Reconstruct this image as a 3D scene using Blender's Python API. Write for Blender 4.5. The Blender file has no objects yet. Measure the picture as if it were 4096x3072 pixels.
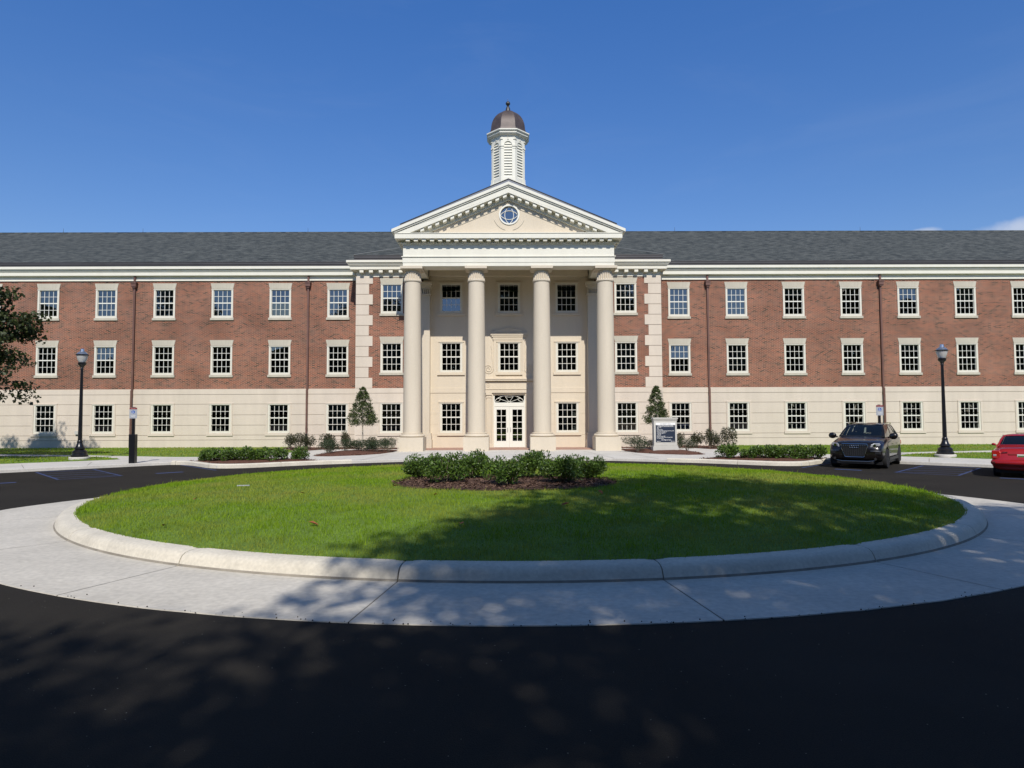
import bpy, bmesh, math, random
import numpy as np
from mathutils import Matrix, Vector, noise as mnoise
R = math.radians
sc = bpy.context.scene
col = sc.collection
random.seed(7); rng = np.random.default_rng(7)

# ------------------------------------------------------------------ camera
cam_d = bpy.data.cameras.new('camera'); cam = bpy.data.objects.new('camera', cam_d); col.objects.link(cam)
cr = Vector((0.999976, -0.00572927, -0.0038955)); cu = Vector((0.00361152, -0.04876775, 0.99880362)); cf = Vector((0.00591239, 0.99879371, 0.04874588))
M = Matrix.Identity(4)
for i in range(3):
    M[i][0] = cr[i]; M[i][1] = cu[i]; M[i][2] = -cf[i]
M.translation = Vector((-0.0538, 0, 2.0))
cam.matrix_world = M
cam_d.sensor_width = 36.0; cam_d.lens = 36 * 2600 / 4096.0; cam_d.clip_end = 3000; cam_d.clip_start = 0.05
sc.camera = cam

# ------------------------------------------------------------------ world, sun, exposure
SUN_EL, SUN_AZ = 44.0, 6.0            # sun stands behind the viewer, slightly to the right
w = bpy.data.worlds.new('World'); sc.world = w; w.use_nodes = True
nt = w.node_tree; nt.nodes.clear()
def N(nt, t, **kw):
    n = nt.nodes.new(t)
    for k, v in kw.items(): setattr(n, k, v)
    return n
sky = N(nt, 'ShaderNodeTexSky', sky_type='NISHITA', sun_disc=False, sun_elevation=R(SUN_EL), sun_rotation=R(180 - SUN_AZ))
sky.air_density = 1.0; sky.dust_density = 0.25; sky.ozone_density = 2.2
bg = N(nt, 'ShaderNodeBackground'); bg.inputs['Strength'].default_value = 0.1
hs = N(nt, 'ShaderNodeHueSaturation'); hs.inputs['Saturation'].default_value = 1.12; hs.inputs['Value'].default_value = 0.94
out = N(nt, 'ShaderNodeOutputWorld')
# small cumulus puffs low over the right end of the roof
tc = N(nt, 'ShaderNodeTexCoord'); sep = N(nt, 'ShaderNodeSeparateXYZ'); nt.links.new(tc.outputs['Generated'], sep.inputs[0])
def math_node(nt, op, a, b=None, c=None, clamp=False):
    n = N(nt, 'ShaderNodeMath', operation=op); n.use_clamp = clamp
    for i, v in enumerate((a, b, c)):
        if v is None: continue
        if isinstance(v, (int, float)): n.inputs[i].default_value = v
        else: nt.links.new(v, n.inputs[i])
    return n.outputs[0]
az = math_node(nt, 'ARCTAN2', sep.outputs[0], sep.outputs[1])
el = math_node(nt, 'ARCSINE', sep.outputs[2])
def blob(a0, e0, sa, se):
    da = math_node(nt, 'DIVIDE', math_node(nt, 'SUBTRACT', az, a0), sa)
    de = math_node(nt, 'DIVIDE', math_node(nt, 'SUBTRACT', el, e0), se)
    d = math_node(nt, 'ADD', math_node(nt, 'MULTIPLY', da, da), math_node(nt, 'MULTIPLY', de, de))
    return math_node(nt, 'SUBTRACT', 1.0, d)
b1 = blob(0.668, 0.220, 0.046, 0.017); b2 = blob(0.575, 0.232, 0.028, 0.0085); b3 = blob(-0.9, 0.2, .2, .04)
bb = math_node(nt, 'MAXIMUM', math_node(nt, 'MAXIMUM', b1, b2), b3)
nz = N(nt, 'ShaderNodeTexNoise'); nz.inputs['Scale'].default_value = 26; nz.inputs['Detail'].default_value = 6
nt.links.new(tc.outputs['Generated'], nz.inputs['Vector'])
cl = math_node(nt, 'ADD', bb, math_node(nt, 'MULTIPLY', math_node(nt, 'SUBTRACT', nz.outputs[0], 0.5), 1.9))
clm = N(nt, 'ShaderNodeMapRange', interpolation_type='SMOOTHSTEP'); clm.inputs['From Min'].default_value = 0.1; clm.inputs['From Max'].default_value = 1.1
clm.inputs['To Max'].default_value = 0.75
nt.links.new(cl, clm.inputs['Value'])
ci = N(nt, 'ShaderNodeTexNoise'); ci.inputs['Scale'].default_value = 3.2; ci.inputs['Detail'].default_value = 7; ci.inputs['Roughness'].default_value = .6; ci.inputs['Distortion'].default_value = .8
cm_ = N(nt, 'ShaderNodeMapping'); cm_.inputs['Scale'].default_value = (1.0, 1.0, 3.5); cm_.inputs['Rotation'].default_value = (0, .5, 0); nt.links.new(tc.outputs['Generated'], cm_.inputs[0]); nt.links.new(cm_.outputs[0], ci.inputs['Vector'])
cr_ = N(nt, 'ShaderNodeMapRange', interpolation_type='SMOOTHSTEP'); cr_.inputs['From Min'].default_value = .46; cr_.inputs['From Max'].default_value = .74; cr_.inputs['To Max'].default_value = .03; nt.links.new(ci.outputs[0], cr_.inputs['Value'])
ca = math_node(nt, 'MAXIMUM', clm.outputs[0], cr_.outputs[0])
mx = N(nt, 'ShaderNodeMix', data_type='RGBA'); mx.inputs['B'].default_value = (6.0, 6.6, 7.9, 1)
nt.links.new(ca, mx.inputs['Factor']); nt.links.new(sky.outputs[0], hs.inputs['Color'])
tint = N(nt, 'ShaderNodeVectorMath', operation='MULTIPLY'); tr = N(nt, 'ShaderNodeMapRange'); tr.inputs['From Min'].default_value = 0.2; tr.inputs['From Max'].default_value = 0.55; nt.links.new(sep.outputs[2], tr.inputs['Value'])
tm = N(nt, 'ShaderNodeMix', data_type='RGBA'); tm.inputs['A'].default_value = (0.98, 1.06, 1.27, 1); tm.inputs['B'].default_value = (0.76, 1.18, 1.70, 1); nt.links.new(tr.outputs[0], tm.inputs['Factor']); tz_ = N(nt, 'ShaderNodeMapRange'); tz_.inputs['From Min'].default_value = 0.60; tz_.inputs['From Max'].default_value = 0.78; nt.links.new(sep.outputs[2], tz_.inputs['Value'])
tm2 = N(nt, 'ShaderNodeMix', data_type='RGBA'); tm2.inputs['B'].default_value = (1.25, 1.22, 1.20, 1); nt.links.new(tz_.outputs[0], tm2.inputs['Factor']); nt.links.new(tm.outputs['Result'], tm2.inputs['A']); nt.links.new(tm2.outputs['Result'], tint.inputs[1]); nt.links.new(hs.outputs[0], tint.inputs[0]); nt.links.new(tint.outputs[0], mx.inputs['A']); nt.links.new(mx.outputs['Result'], bg.inputs['Color']); nt.links.new(bg.outputs[0], out.inputs[0])  # fill light for shaded ground put into the unseen zenith's tint

sd = bpy.data.lights.new('sun', 'SUN'); sd.energy = 4.6; sd.angle = R(0.53); sd.color = (1.0, 0.945, 0.86)
so = bpy.data.objects.new('sun', sd); col.objects.link(so)
ce = math.cos(R(SUN_EL))
sdir = Vector((math.sin(R(SUN_AZ)) * ce, -math.cos(R(SUN_AZ)) * ce, math.sin(R(SUN_EL))))
so.rotation_euler = sdir.to_track_quat('Z', 'Y').to_euler(); so.location = sdir * 60
sc.view_settings.view_transform = 'Standard'; sc.view_settings.look = 'None'; sc.view_settings.exposure = 0.0; sc.view_settings.gamma = 1.0

# ------------------------------------------------------------------ materials
MATS = {}
def mat(name, c, rough=0.8, var=0.0, vscale=3.0, metal=0.0, spec=0.4, bump=0.0, bscale=60.0, c2=None, fine=0.0, fscale=90.0, coat=0.0):
    m = bpy.data.materials.new(name); m.use_nodes = True; nt = m.node_tree
    b = nt.nodes['Principled BSDF']; b.inputs['Roughness'].default_value = rough; b.inputs['Metallic'].default_value = metal
    b.inputs['Specular IOR Level'].default_value = spec; b.inputs['Coat Weight'].default_value = coat; b.inputs['Coat Roughness'].default_value = 0.04
    b.inputs['Base Color'].default_value = (*c, 1)
    tc = N(nt, 'ShaderNodeTexCoord')
    if var or c2:
        n = N(nt, 'ShaderNodeTexNoise'); n.inputs['Scale'].default_value = vscale; n.inputs['Detail'].default_value = 6; n.inputs['Roughness'].default_value = 0.65
        if name in ('cast_stone', 'column_stone', 'stucco', 'white_trim', 'lintel_stone'):      # rain-washed faces: streaks run down
            mp = N(nt, 'ShaderNodeMapping'); mp.inputs['Scale'].default_value = (2.2, 2.2, .35); nt.links.new(tc.outputs['Object'], mp.inputs[0]); nt.links.new(mp.outputs[0], n.inputs['Vector'])
        else: nt.links.new(tc.outputs['Object'], n.inputs['Vector'])
        r = N(nt, 'ShaderNodeMapRange'); r.inputs['From Min'].default_value = 0.3; r.inputs['From Max'].default_value = 0.7
        nt.links.new(n.outputs[0], r.inputs['Value'])
        mx = N(nt, 'ShaderNodeMix', data_type='RGBA')
        mx.inputs['A'].default_value = (*[v * (1 - var) for v in c], 1); mx.inputs['B'].default_value = (*(c2 or [v * (1 + var) for v in c]), 1)
        nt.links.new(r.outputs[0], mx.inputs['Factor']); src = mx.outputs['Result']
        if fine:
            n2 = N(nt, 'ShaderNodeTexNoise'); n2.inputs['Scale'].default_value = fscale; n2.inputs['Detail'].default_value = 3
            nt.links.new(tc.outputs['Object'], n2.inputs['Vector'])
            r2 = N(nt, 'ShaderNodeMapRange'); r2.inputs['From Min'].default_value = 0.3; r2.inputs['From Max'].default_value = 0.7
            r2.inputs['To Min'].default_value = 1 - fine; r2.inputs['To Max'].default_value = 1 + fine
            nt.links.new(n2.outputs[0], r2.inputs['Value'])
            vm = N(nt, 'ShaderNodeVectorMath', operation='SCALE'); nt.links.new(src, vm.inputs[0]); nt.links.new(r2.outputs[0], vm.inputs['Scale']); src = vm.outputs[0]
        nt.links.new(src, b.inputs['Base Color'])
    if bump:
        n = N(nt, 'ShaderNodeTexNoise'); n.inputs['Scale'].default_value = bscale; n.inputs['Detail'].default_value = 4
        nt.links.new(tc.outputs['Object'], n.inputs['Vector'])
        bp = N(nt, 'ShaderNodeBump'); bp.inputs['Strength'].default_value = bump; bp.inputs['Distance'].default_value = 0.02
        nt.links.new(n.outputs[0], bp.inputs['Height']); nt.links.new(bp.outputs[0], b.inputs['Normal'])
    MATS[name] = m; return m
STONE = mat('cast_stone', (0.60, 0.525, 0.435), 0.85, 0.07, 0.5, bump=0.1, bscale=40, fine=0.04, fscale=25)
COLM = mat('column_stone', (0.59, 0.52, 0.41), 0.8, 0.05, 0.7, fine=0.04, fscale=30)
STUCCO = mat('stucco', (0.62, 0.54, 0.42), 0.9, 0.05, 0.6, fine=0.04, fscale=30)
LINTEL = mat('lintel_stone', (0.47, 0.435, 0.355), 0.85, 0.16, 1.3, fine=0.05)
TRIM = mat('white_trim', (0.705, 0.685, 0.59), 0.55, 0.04, 0.8)
TRIM2 = mat('cream_trim', (0.70, 0.67, 0.57), 0.6, 0.04, 0.8)
FRAME = mat('window_paint', (0.655, 0.63, 0.54), 0.45, 0.03, 3)
FRAMEW = mat('sash_paint', (0.74, 0.73, 0.655), 0.4, 0.02, 3)
DARKIN = mat('dark_interior', (0.012, 0.012, 0.010), 0.9)
GUTTER = mat('bronze_gutter', (0.075, 0.07, 0.07), 0.45, 0.15, 0.7, metal=0.3)
COPPER = mat('aged_copper', (0.155, 0.083, 0.066), 0.5, 0.18, 1.5, metal=0.25)
DOME = mat('dome_copper', (0.070, 0.055, 0.054), 0.5, 0.25, 2.5, metal=0.15, c2=(0.105, 0.078, 0.070))
BLACK = mat('black_paint', (0.008, 0.008, 0.010), 0.3, spec=0.5)
RUBBER = mat('rubber', (0.012, 0.012, 0.013), 0.85)
CONC = mat('concrete', (0.54, 0.515, 0.47), 0.88, 0.10, 0.9, bump=0.12, bscale=50, fine=0.08, fscale=18)
APRON = mat('apron_concrete', (0.53, 0.495, 0.43), 0.85, 0.12, 0.8, bump=0.2, bscale=90, fine=0.10, fscale=14)
KERB = mat('kerb_concrete', (0.59, 0.545, 0.455), 0.88, 0.10, 1.6, bump=0.2, bscale=80, fine=0.09, fscale=22)
KERBDARK = mat('kerb_foot_dark', (0.25, 0.225, 0.185), 0.95, 0.25, 3.0)  # darker tone than the kerb, for its foot face and the joints
PAVER = mat('porch_brick', (0.36, 0.22, 0.17), 0.9, 0.2, 4.0)
SILVER = mat('silver', (0.62, 0.62, 0.63), 0.25, metal=0.9)
SIGNGREY = mat('sign_grey', (0.34, 0.36, 0.39), 0.4)
SIGNRED = mat('sign_red', (0.22, 0.025, 0.025), 0.5)
SIGNBLUE = mat('sign_blue', (0.03, 0.10, 0.36), 0.5)
WHITE = mat('white_lettering', (0.78, 0.78, 0.76), 0.6)
NAVY = mat('navy_panel', (0.022, 0.032, 0.055), 0.35)
GREYTXT = mat('grey_lettering', (0.20, 0.21, 0.23), 0.6)
PRECAST = mat('precast', (0.50, 0.485, 0.44), 0.85, 0.06, 3, fine=0.04)
BLUEPAINT = mat('blue_marking', (0.055, 0.10, 0.27), 0.8, 0.3, 6, c2=(0.035, 0.050, 0.12), fine=0.4, fscale=12)
BARK = mat('bark', (0.20, 0.165, 0.125), 0.95, 0.25, 8, bump=0.5, bscale=30)
PALEBARK = mat('pale_bark', (0.42, 0.37, 0.30), 0.9, 0.15, 8)
DEAD = mat('dry_leaf', (0.24, 0.085, 0.03), 0.8, 0.3, 20)

def glossmix(name, tint, fac, rough=0.01, gcol=(1, 1, 1)):
    m = bpy.data.materials.new(name); m.use_nodes = True; nt = m.node_tree; nt.nodes.clear()
    t = N(nt, 'ShaderNodeBsdfTransparent'); t.inputs[0].default_value = (*tint, 1)
    g = N(nt, 'ShaderNodeBsdfGlossy'); g.inputs[0].default_value = (*gcol, 1); g.inputs['Roughness'].default_value = rough
    lw = N(nt, 'ShaderNodeFresnel'); lw.inputs[0].default_value = 1.5
    f = math_node(nt, 'ADD', lw.outputs[0], fac, clamp=True)
    mx = N(nt, 'ShaderNodeMixShader'); nt.links.new(f, mx.inputs[0]); nt.links.new(t.outputs[0], mx.inputs[1]); nt.links.new(g.outputs[0], mx.inputs[2])
    o = N(nt, 'ShaderNodeOutputMaterial'); nt.links.new(mx.outputs[0], o.inputs[0]); return m
GLASS = glossmix('window_glass', (0.40, 0.44, 0.42), 0.13)
CARGLASS = glossmix('car_glass', (0.50, 0.54, 0.52), 0.05)
GLOBE = bpy.data.materials.new('lamp_globe'); GLOBE.use_nodes = True
_b = GLOBE.node_tree.nodes['Principled BSDF']; _b.inputs['Base Color'].default_value = (0.62, 0.62, 0.60, 1); _b.inputs['Roughness'].default_value = 0.15; _b.inputs['Transmission Weight'].default_value = 0.35

def brick_mat():
    m = bpy.data.materials.new('brick'); m.use_nodes = True; nt = m.node_tree; b = nt.nodes['Principled BSDF']; b.inputs['Roughness'].default_value = 0.9; b.inputs['Specular IOR Level'].default_value = 0.2
    tc = N(nt, 'ShaderNodeTexCoord'); s = N(nt, 'ShaderNodeSeparateXYZ'); nt.links.new(tc.outputs['Object'], s.inputs[0])
    u = math_node(nt, 'ADD', s.outputs[0], s.outputs[1])
    cb = N(nt, 'ShaderNodeCombineXYZ'); nt.links.new(u, cb.inputs[0]); nt.links.new(s.outputs[2], cb.inputs[1])
    def bt(c1, c2, mo, bias):
        t = N(nt, 'ShaderNodeTexBrick'); t.inputs['Scale'].default_value = 1.0; t.inputs['Brick Width'].default_value = 0.215; t.inputs['Row Height'].default_value = 0.0690
        t.inputs['Mortar Size'].default_value = 0.0095; t.inputs['Mortar Smooth'].default_value = 0.1; t.inputs['Bias'].default_value = bias
        t.inputs['Color1'].default_value = (*c1, 1); t.inputs['Color2'].default_value = (*c2, 1); t.inputs['Mortar'].default_value = (*mo, 1)
        nt.links.new(cb.outputs[0], t.inputs['Vector']); return t
    t1 = bt((0.245, 0.074, 0.041), (0.105, 0.044, 0.033), (0.36, 0.25, 0.18), 0.0)
    # a scatter of near black flashed bricks
    t2 = bt((1, 1, 1), (0, 0, 0), (1, 1, 1), 0.0)
    r = N(nt, 'ShaderNodeMapRange'); r.inputs['From Min'].default_value = 0.06; r.inputs['From Max'].default_value = 0.12; r.inputs['To Min'].default_value = 0.35
    nt.links.new(t2.outputs['Color'], r.inputs['Value'])
    v1 = N(nt, 'ShaderNodeVectorMath', operation='SCALE'); nt.links.new(t1.outputs['Color'], v1.inputs[0]); nt.links.new(r.outputs[0], v1.inputs['Scale'])
    # broad weathering
    n = N(nt, 'ShaderNodeTexNoise'); n.inputs['Scale'].default_value = 0.35; n.inputs['Detail'].default_value = 5
    mp = N(nt, 'ShaderNodeMapping'); mp.inputs['Scale'].default_value = (1.3, 1.3, 1.3); nt.links.new(tc.outputs['Object'], mp.inputs[0]); nt.links.new(mp.outputs[0], n.inputs['Vector'])
    r2 = N(nt, 'ShaderNodeMapRange'); r2.inputs['From Min'].default_value = 0.3; r2.inputs['From Max'].default_value = 0.7; r2.inputs['To Min'].default_value = 0.80; r2.inputs['To Max'].default_value = 1.22
    nt.links.new(n.outputs[0], r2.inputs['Value'])
    v2 = N(nt, 'ShaderNodeVectorMath', operation='SCALE'); nt.links.new(v1.outputs[0], v2.inputs[0]); nt.links.new(r2.outputs[0], v2.inputs['Scale'])
    # pale lime bloom
    n3 = N(nt, 'ShaderNodeTexNoise'); n3.inputs['Scale'].default_value = 0.5; n3.inputs['Detail'].default_value = 7; n3.inputs['Distortion'].default_value = 0.2
    nt.links.new(tc.outputs['Object'], n3.inputs['Vector'])
    r3 = N(nt, 'ShaderNodeMapRange'); r3.inputs['From Min'].default_value = 0.52; r3.inputs['From Max'].default_value = 0.8; r3.inputs['To Max'].default_value = 0.22; nt.links.new(n3.outputs[0], r3.inputs['Value'])
    mx = N(nt, 'ShaderNodeMix', data_type='RGBA'); mx.inputs['B'].default_value = (0.34, 0.22, 0.185, 1); nt.links.new(r3.outputs[0], mx.inputs['Factor']); nt.links.new(v2.outputs[0], mx.inputs['A'])
    nt.links.new(mx.outputs['Result'], b.inputs['Base Color'])
    return m
BRICK = brick_mat()

def shingle_mat():
    m = bpy.data.materials.new('shingle'); m.use_nodes = True; nt = m.node_tree; b = nt.nodes['Principled BSDF']; b.inputs['Roughness'].default_value = 0.9; b.inputs['Specular IOR Level'].default_value = 0.25
    tc = N(nt, 'ShaderNodeTexCoord'); s = N(nt, 'ShaderNodeSeparateXYZ'); nt.links.new(tc.outputs['Object'], s.inputs[0])
    cb = N(nt, 'ShaderNodeCombineXYZ'); nt.links.new(s.outputs[0], cb.inputs[0]); nt.links.new(s.outputs[1], cb.inputs[1])
    t = N(nt, 'ShaderNodeTexBrick'); t.inputs['Scale'].default_value = 1.0; t.inputs['Brick Width'].default_value = 0.33; t.inputs['Row Height'].default_value = 0.135; t.inputs['Mortar Size'].default_value = 0.006
    t.inputs['Color1'].default_value = (0.096, 0.102, 0.094, 1); t.inputs['Color2'].default_value = (0.030, 0.036, 0.036, 1); t.inputs['Mortar'].default_value = (0.02, 0.022, 0.026, 1)
    nt.links.new(cb.outputs[0], t.inputs['Vector'])
    n = N(nt, 'ShaderNodeTexNoise'); n.inputs['Scale'].default_value = 0.8; n.inputs['Detail'].default_value = 8; n.inputs['Roughness'].default_value = 0.7; nt.links.new(cb.outputs[0], n.inputs['Vector'])
    r2 = N(nt, 'ShaderNodeMapRange'); r2.inputs['From Min'].default_value = 0.3; r2.inputs['From Max'].default_value = 0.7; r2.inputs['To Min'].default_value = 0.88; r2.inputs['To Max'].default_value = 1.14; nt.links.new(n.outputs[0], r2.inputs['Value'])
    v = N(nt, 'ShaderNodeVectorMath', operation='SCALE'); nt.links.new(t.outputs['Color'], v.inputs[0]); nt.links.new(r2.outputs[0], v.inputs['Scale'])
    nt.links.new(v.outputs[0], b.inputs['Base Color']); return m
SHINGLE = shingle_mat()

def asphalt_mat():
    m = bpy.data.materials.new('asphalt'); m.use_nodes = True; nt = m.node_tree; b = nt.nodes['Principled BSDF']; b.inputs['Roughness'].default_value = 0.9; b.inputs['Specular IOR Level'].default_value = 0.12
    tc = N(nt, 'ShaderNodeTexCoord')
    n = N(nt, 'ShaderNodeTexNoise'); n.inputs['Scale'].default_value = 0.6; n.inputs['Detail'].default_value = 6; nt.links.new(tc.outputs['Object'], n.inputs['Vector'])
    n2 = N(nt, 'ShaderNodeTexNoise'); n2.inputs['Scale'].default_value = 110; n2.inputs['Detail'].default_value = 2; nt.links.new(tc.outputs['Object'], n2.inputs['Vector'])
    a = math_node(nt, 'MULTIPLY_ADD', n.outputs[0], 0.020, 0.0145)
    a = math_node(nt, 'MULTIPLY', a, math_node(nt, 'MULTIPLY_ADD', n2.outputs[0], 1.3, 0.35))
    cc = N(nt, 'ShaderNodeCombineColor'); nt.links.new(a, cc.inputs[0]); nt.links.new(math_node(nt, 'MULTIPLY', a, 0.89), cc.inputs[1]); nt.links.new(math_node(nt, 'MULTIPLY', a, 0.74), cc.inputs[2])
    # pale aggregate specks
    vo = N(nt, 'ShaderNodeTexVoronoi'); vo.inputs['Scale'].default_value = 17.0; nt.links.new(tc.outputs['Object'], vo.inputs['Vector'])
    sz = N(nt, 'ShaderNodeSeparateColor'); nt.links.new(vo.outputs['Color'], sz.inputs[0])
    lim = math_node(nt, 'MULTIPLY', math_node(nt, 'POWER', sz.outputs[0], 3.0), 0.10)
    d = math_node(nt, 'LESS_THAN', vo.outputs['Distance'], lim)
    mx = N(nt, 'ShaderNodeMix', data_type='RGBA'); mx.inputs['B'].default_value = (0.21, 0.195, 0.165, 1)
    nt.links.new(d, mx.inputs['Factor']); nt.links.new(cc.outputs[0], mx.inputs['A']); nt.links.new(mx.outputs['Result'], b.inputs['Base Color'])
    bp = N(nt, 'ShaderNodeBump'); bp.inputs['Strength'].default_value = 0.6; bp.inputs['Distance'].default_value = 0.01; nt.links.new(n2.outputs[0], bp.inputs['Height']); nt.links.new(bp.outputs[0], b.inputs['Normal'])
    return m
ASPHALT = asphalt_mat()

def leaf_mat(name, c1, c2, trans=0.25, rough=0.45, spec=0.4, patch=0.0):
    m = bpy.data.materials.new(name); m.use_nodes = True; nt = m.node_tree; b = nt.nodes['Principled BSDF']; b.inputs['Roughness'].default_value = rough; b.inputs['Specular IOR Level'].default_value = spec
    g = N(nt, 'ShaderNodeNewGeometry'); mx = N(nt, 'ShaderNodeMix', data_type='RGBA'); mx.inputs['A'].default_value = (*c1, 1); mx.inputs['B'].default_value = (*c2, 1)
    nt.links.new(g.outputs['Random Per Island'], mx.inputs['Factor']); src = mx.outputs['Result']
    if patch:
        tc = N(nt, 'ShaderNodeTexCoord'); n = N(nt, 'ShaderNodeTexNoise'); n.inputs['Scale'].default_value = 0.45; n.inputs['Detail'].default_value = 5; nt.links.new(tc.outputs['Object'], n.inputs['Vector'])
        r = N(nt, 'ShaderNodeMapRange'); r.inputs['From Min'].default_value = 0.42; r.inputs['From Max'].default_value = 0.66; nt.links.new(n.outputs[0], r.inputs['Value'])
        m2 = N(nt, 'ShaderNodeMix', data_type='RGBA'); m2.inputs['B'].default_value = (0.36, 0.335, 0.085, 1); nt.links.new(math_node(nt, 'MULTIPLY', r.outputs[0], patch), m2.inputs['Factor']); nt.links.new(src, m2.inputs['A']); src = m2.outputs['Result']
    nt.links.new(src, b.inputs['Base Color'])
    t = N(nt, 'ShaderNodeBsdfTranslucent'); nt.links.new(src, t.inputs[0])
    ms = N(nt, 'ShaderNodeMixShader'); ms.inputs[0].default_value = trans; o = nt.nodes['Material Output']
    nt.links.new(b.outputs[0], ms.inputs[1]); nt.links.new(t.outputs[0], ms.inputs[2]); nt.links.new(ms.outputs[0], o.inputs[0]); return m
SHRUB = leaf_mat('shrub_leaf', (0.026, 0.060, 0.010), (0.125, 0.210, 0.030), 0.2, 0.38, 0.5)
JUNIPER = leaf_mat('fine_dark_leaf', (0.018, 0.034, 0.014), (0.052, 0.078, 0.030), 0.15, 0.6)
TWIGGY = leaf_mat('twiggy_leaf', (0.026, 0.034, 0.014), (0.080, 0.080, 0.036), 0.2, 0.6)
EVERGREEN = leaf_mat('evergreen_leaf', (0.024, 0.044, 0.012), (0.110, 0.140, 0.038), 0.15, 0.4, 0.5)
SHADETREE = leaf_mat('shade_tree_leaf', (0.016, 0.026, 0.008), (0.062, 0.082, 0.020), 0.2, 0.5)
GRASSB = leaf_mat('grass_blade', (0.135, 0.245, 0.010), (0.275, 0.405, 0.024), 0.35, 0.7, 0.08, patch=0.75)
TURF = mat('turf_soil', (0.11, 0.18, 0.022), 0.95, 0.25, 2.0, fine=0.3, fscale=30)
FIELD = mat('far_field', (0.055, 0.075, 0.025), 0.95, 0.3, 0.2)
MULCH = mat('mulch', (0.075, 0.040, 0.028), 0.95, 0.4, 9.0, bump=0.8, bscale=30, fine=0.5, fscale=40)
REDMULCH = mat('red_mulch', (0.105, 0.045, 0.028), 0.95, 0.35, 7.0, bump=0.8, bscale=30, fine=0.4, fscale=40)
CHIP = leaf_mat('mulch_chip', (0.045, 0.024, 0.018), (0.20, 0.125, 0.09), 0.0, 0.9, 0.1)
BLIND = None
def blind_mat():
    m = bpy.data.materials.new('blind'); m.use_nodes = True; nt = m.node_tree; b = nt.nodes['Principled BSDF']; b.inputs['Roughness'].default_value = 0.7
    tc = N(nt, 'ShaderNodeTexCoord'); wv = N(nt, 'ShaderNodeTexWave', bands_direction='Z'); wv.inputs['Scale'].default_value = 5.0; nt.links.new(tc.outputs['Object'], wv.inputs['Vector'])
    mx = N(nt, 'ShaderNodeMix', data_type='RGBA'); mx.inputs['A'].default_value = (0.10, 0.11, 0.10, 1); mx.inputs['B'].default_value = (0.20, 0.21, 0.19, 1)
    nt.links.new(wv.outputs['Fac'], mx.inputs['Factor']); nt.links.new(mx.outputs['Result'], b.inputs['Base Color']); return m
BLIND = blind_mat()
SUVPAINT = mat('brown_car_paint', (0.0095, 0.0072, 0.0065), 0.3, 0.1, 2, metal=0.3, coat=0.6)
REDPAINT = mat('red_car_paint', (0.34, 0.012, 0.012), 0.3, 0.05, 2, metal=0.1, coat=0.7)
CHROME = mat('chrome', (0.58, 0.57, 0.55), 0.12, metal=1.0)
CARDARK = mat('car_black_plastic', (0.012, 0.012, 0.013), 0.5)
LIGHTCLEAR = mat('headlight_lens', (0.42, 0.44, 0.46), 0.12, 0.3, 14, metal=0.4, coat=1.0)
TAILRED = mat('tail_light_lens', (0.36, 0.012, 0.008), 0.15, coat=1.0)
SEAT = mat('car_seat', (0.02, 0.02, 0.022), 0.8)
PLATEW = mat('plate_white', (0.62, 0.64, 0.58), 0.4); PLATEG = mat('plate_green', (0.10, 0.17, 0.07), 0.5); PLATEB = mat('plate_blue', (0.04, 0.10, 0.32), 0.5)

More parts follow.
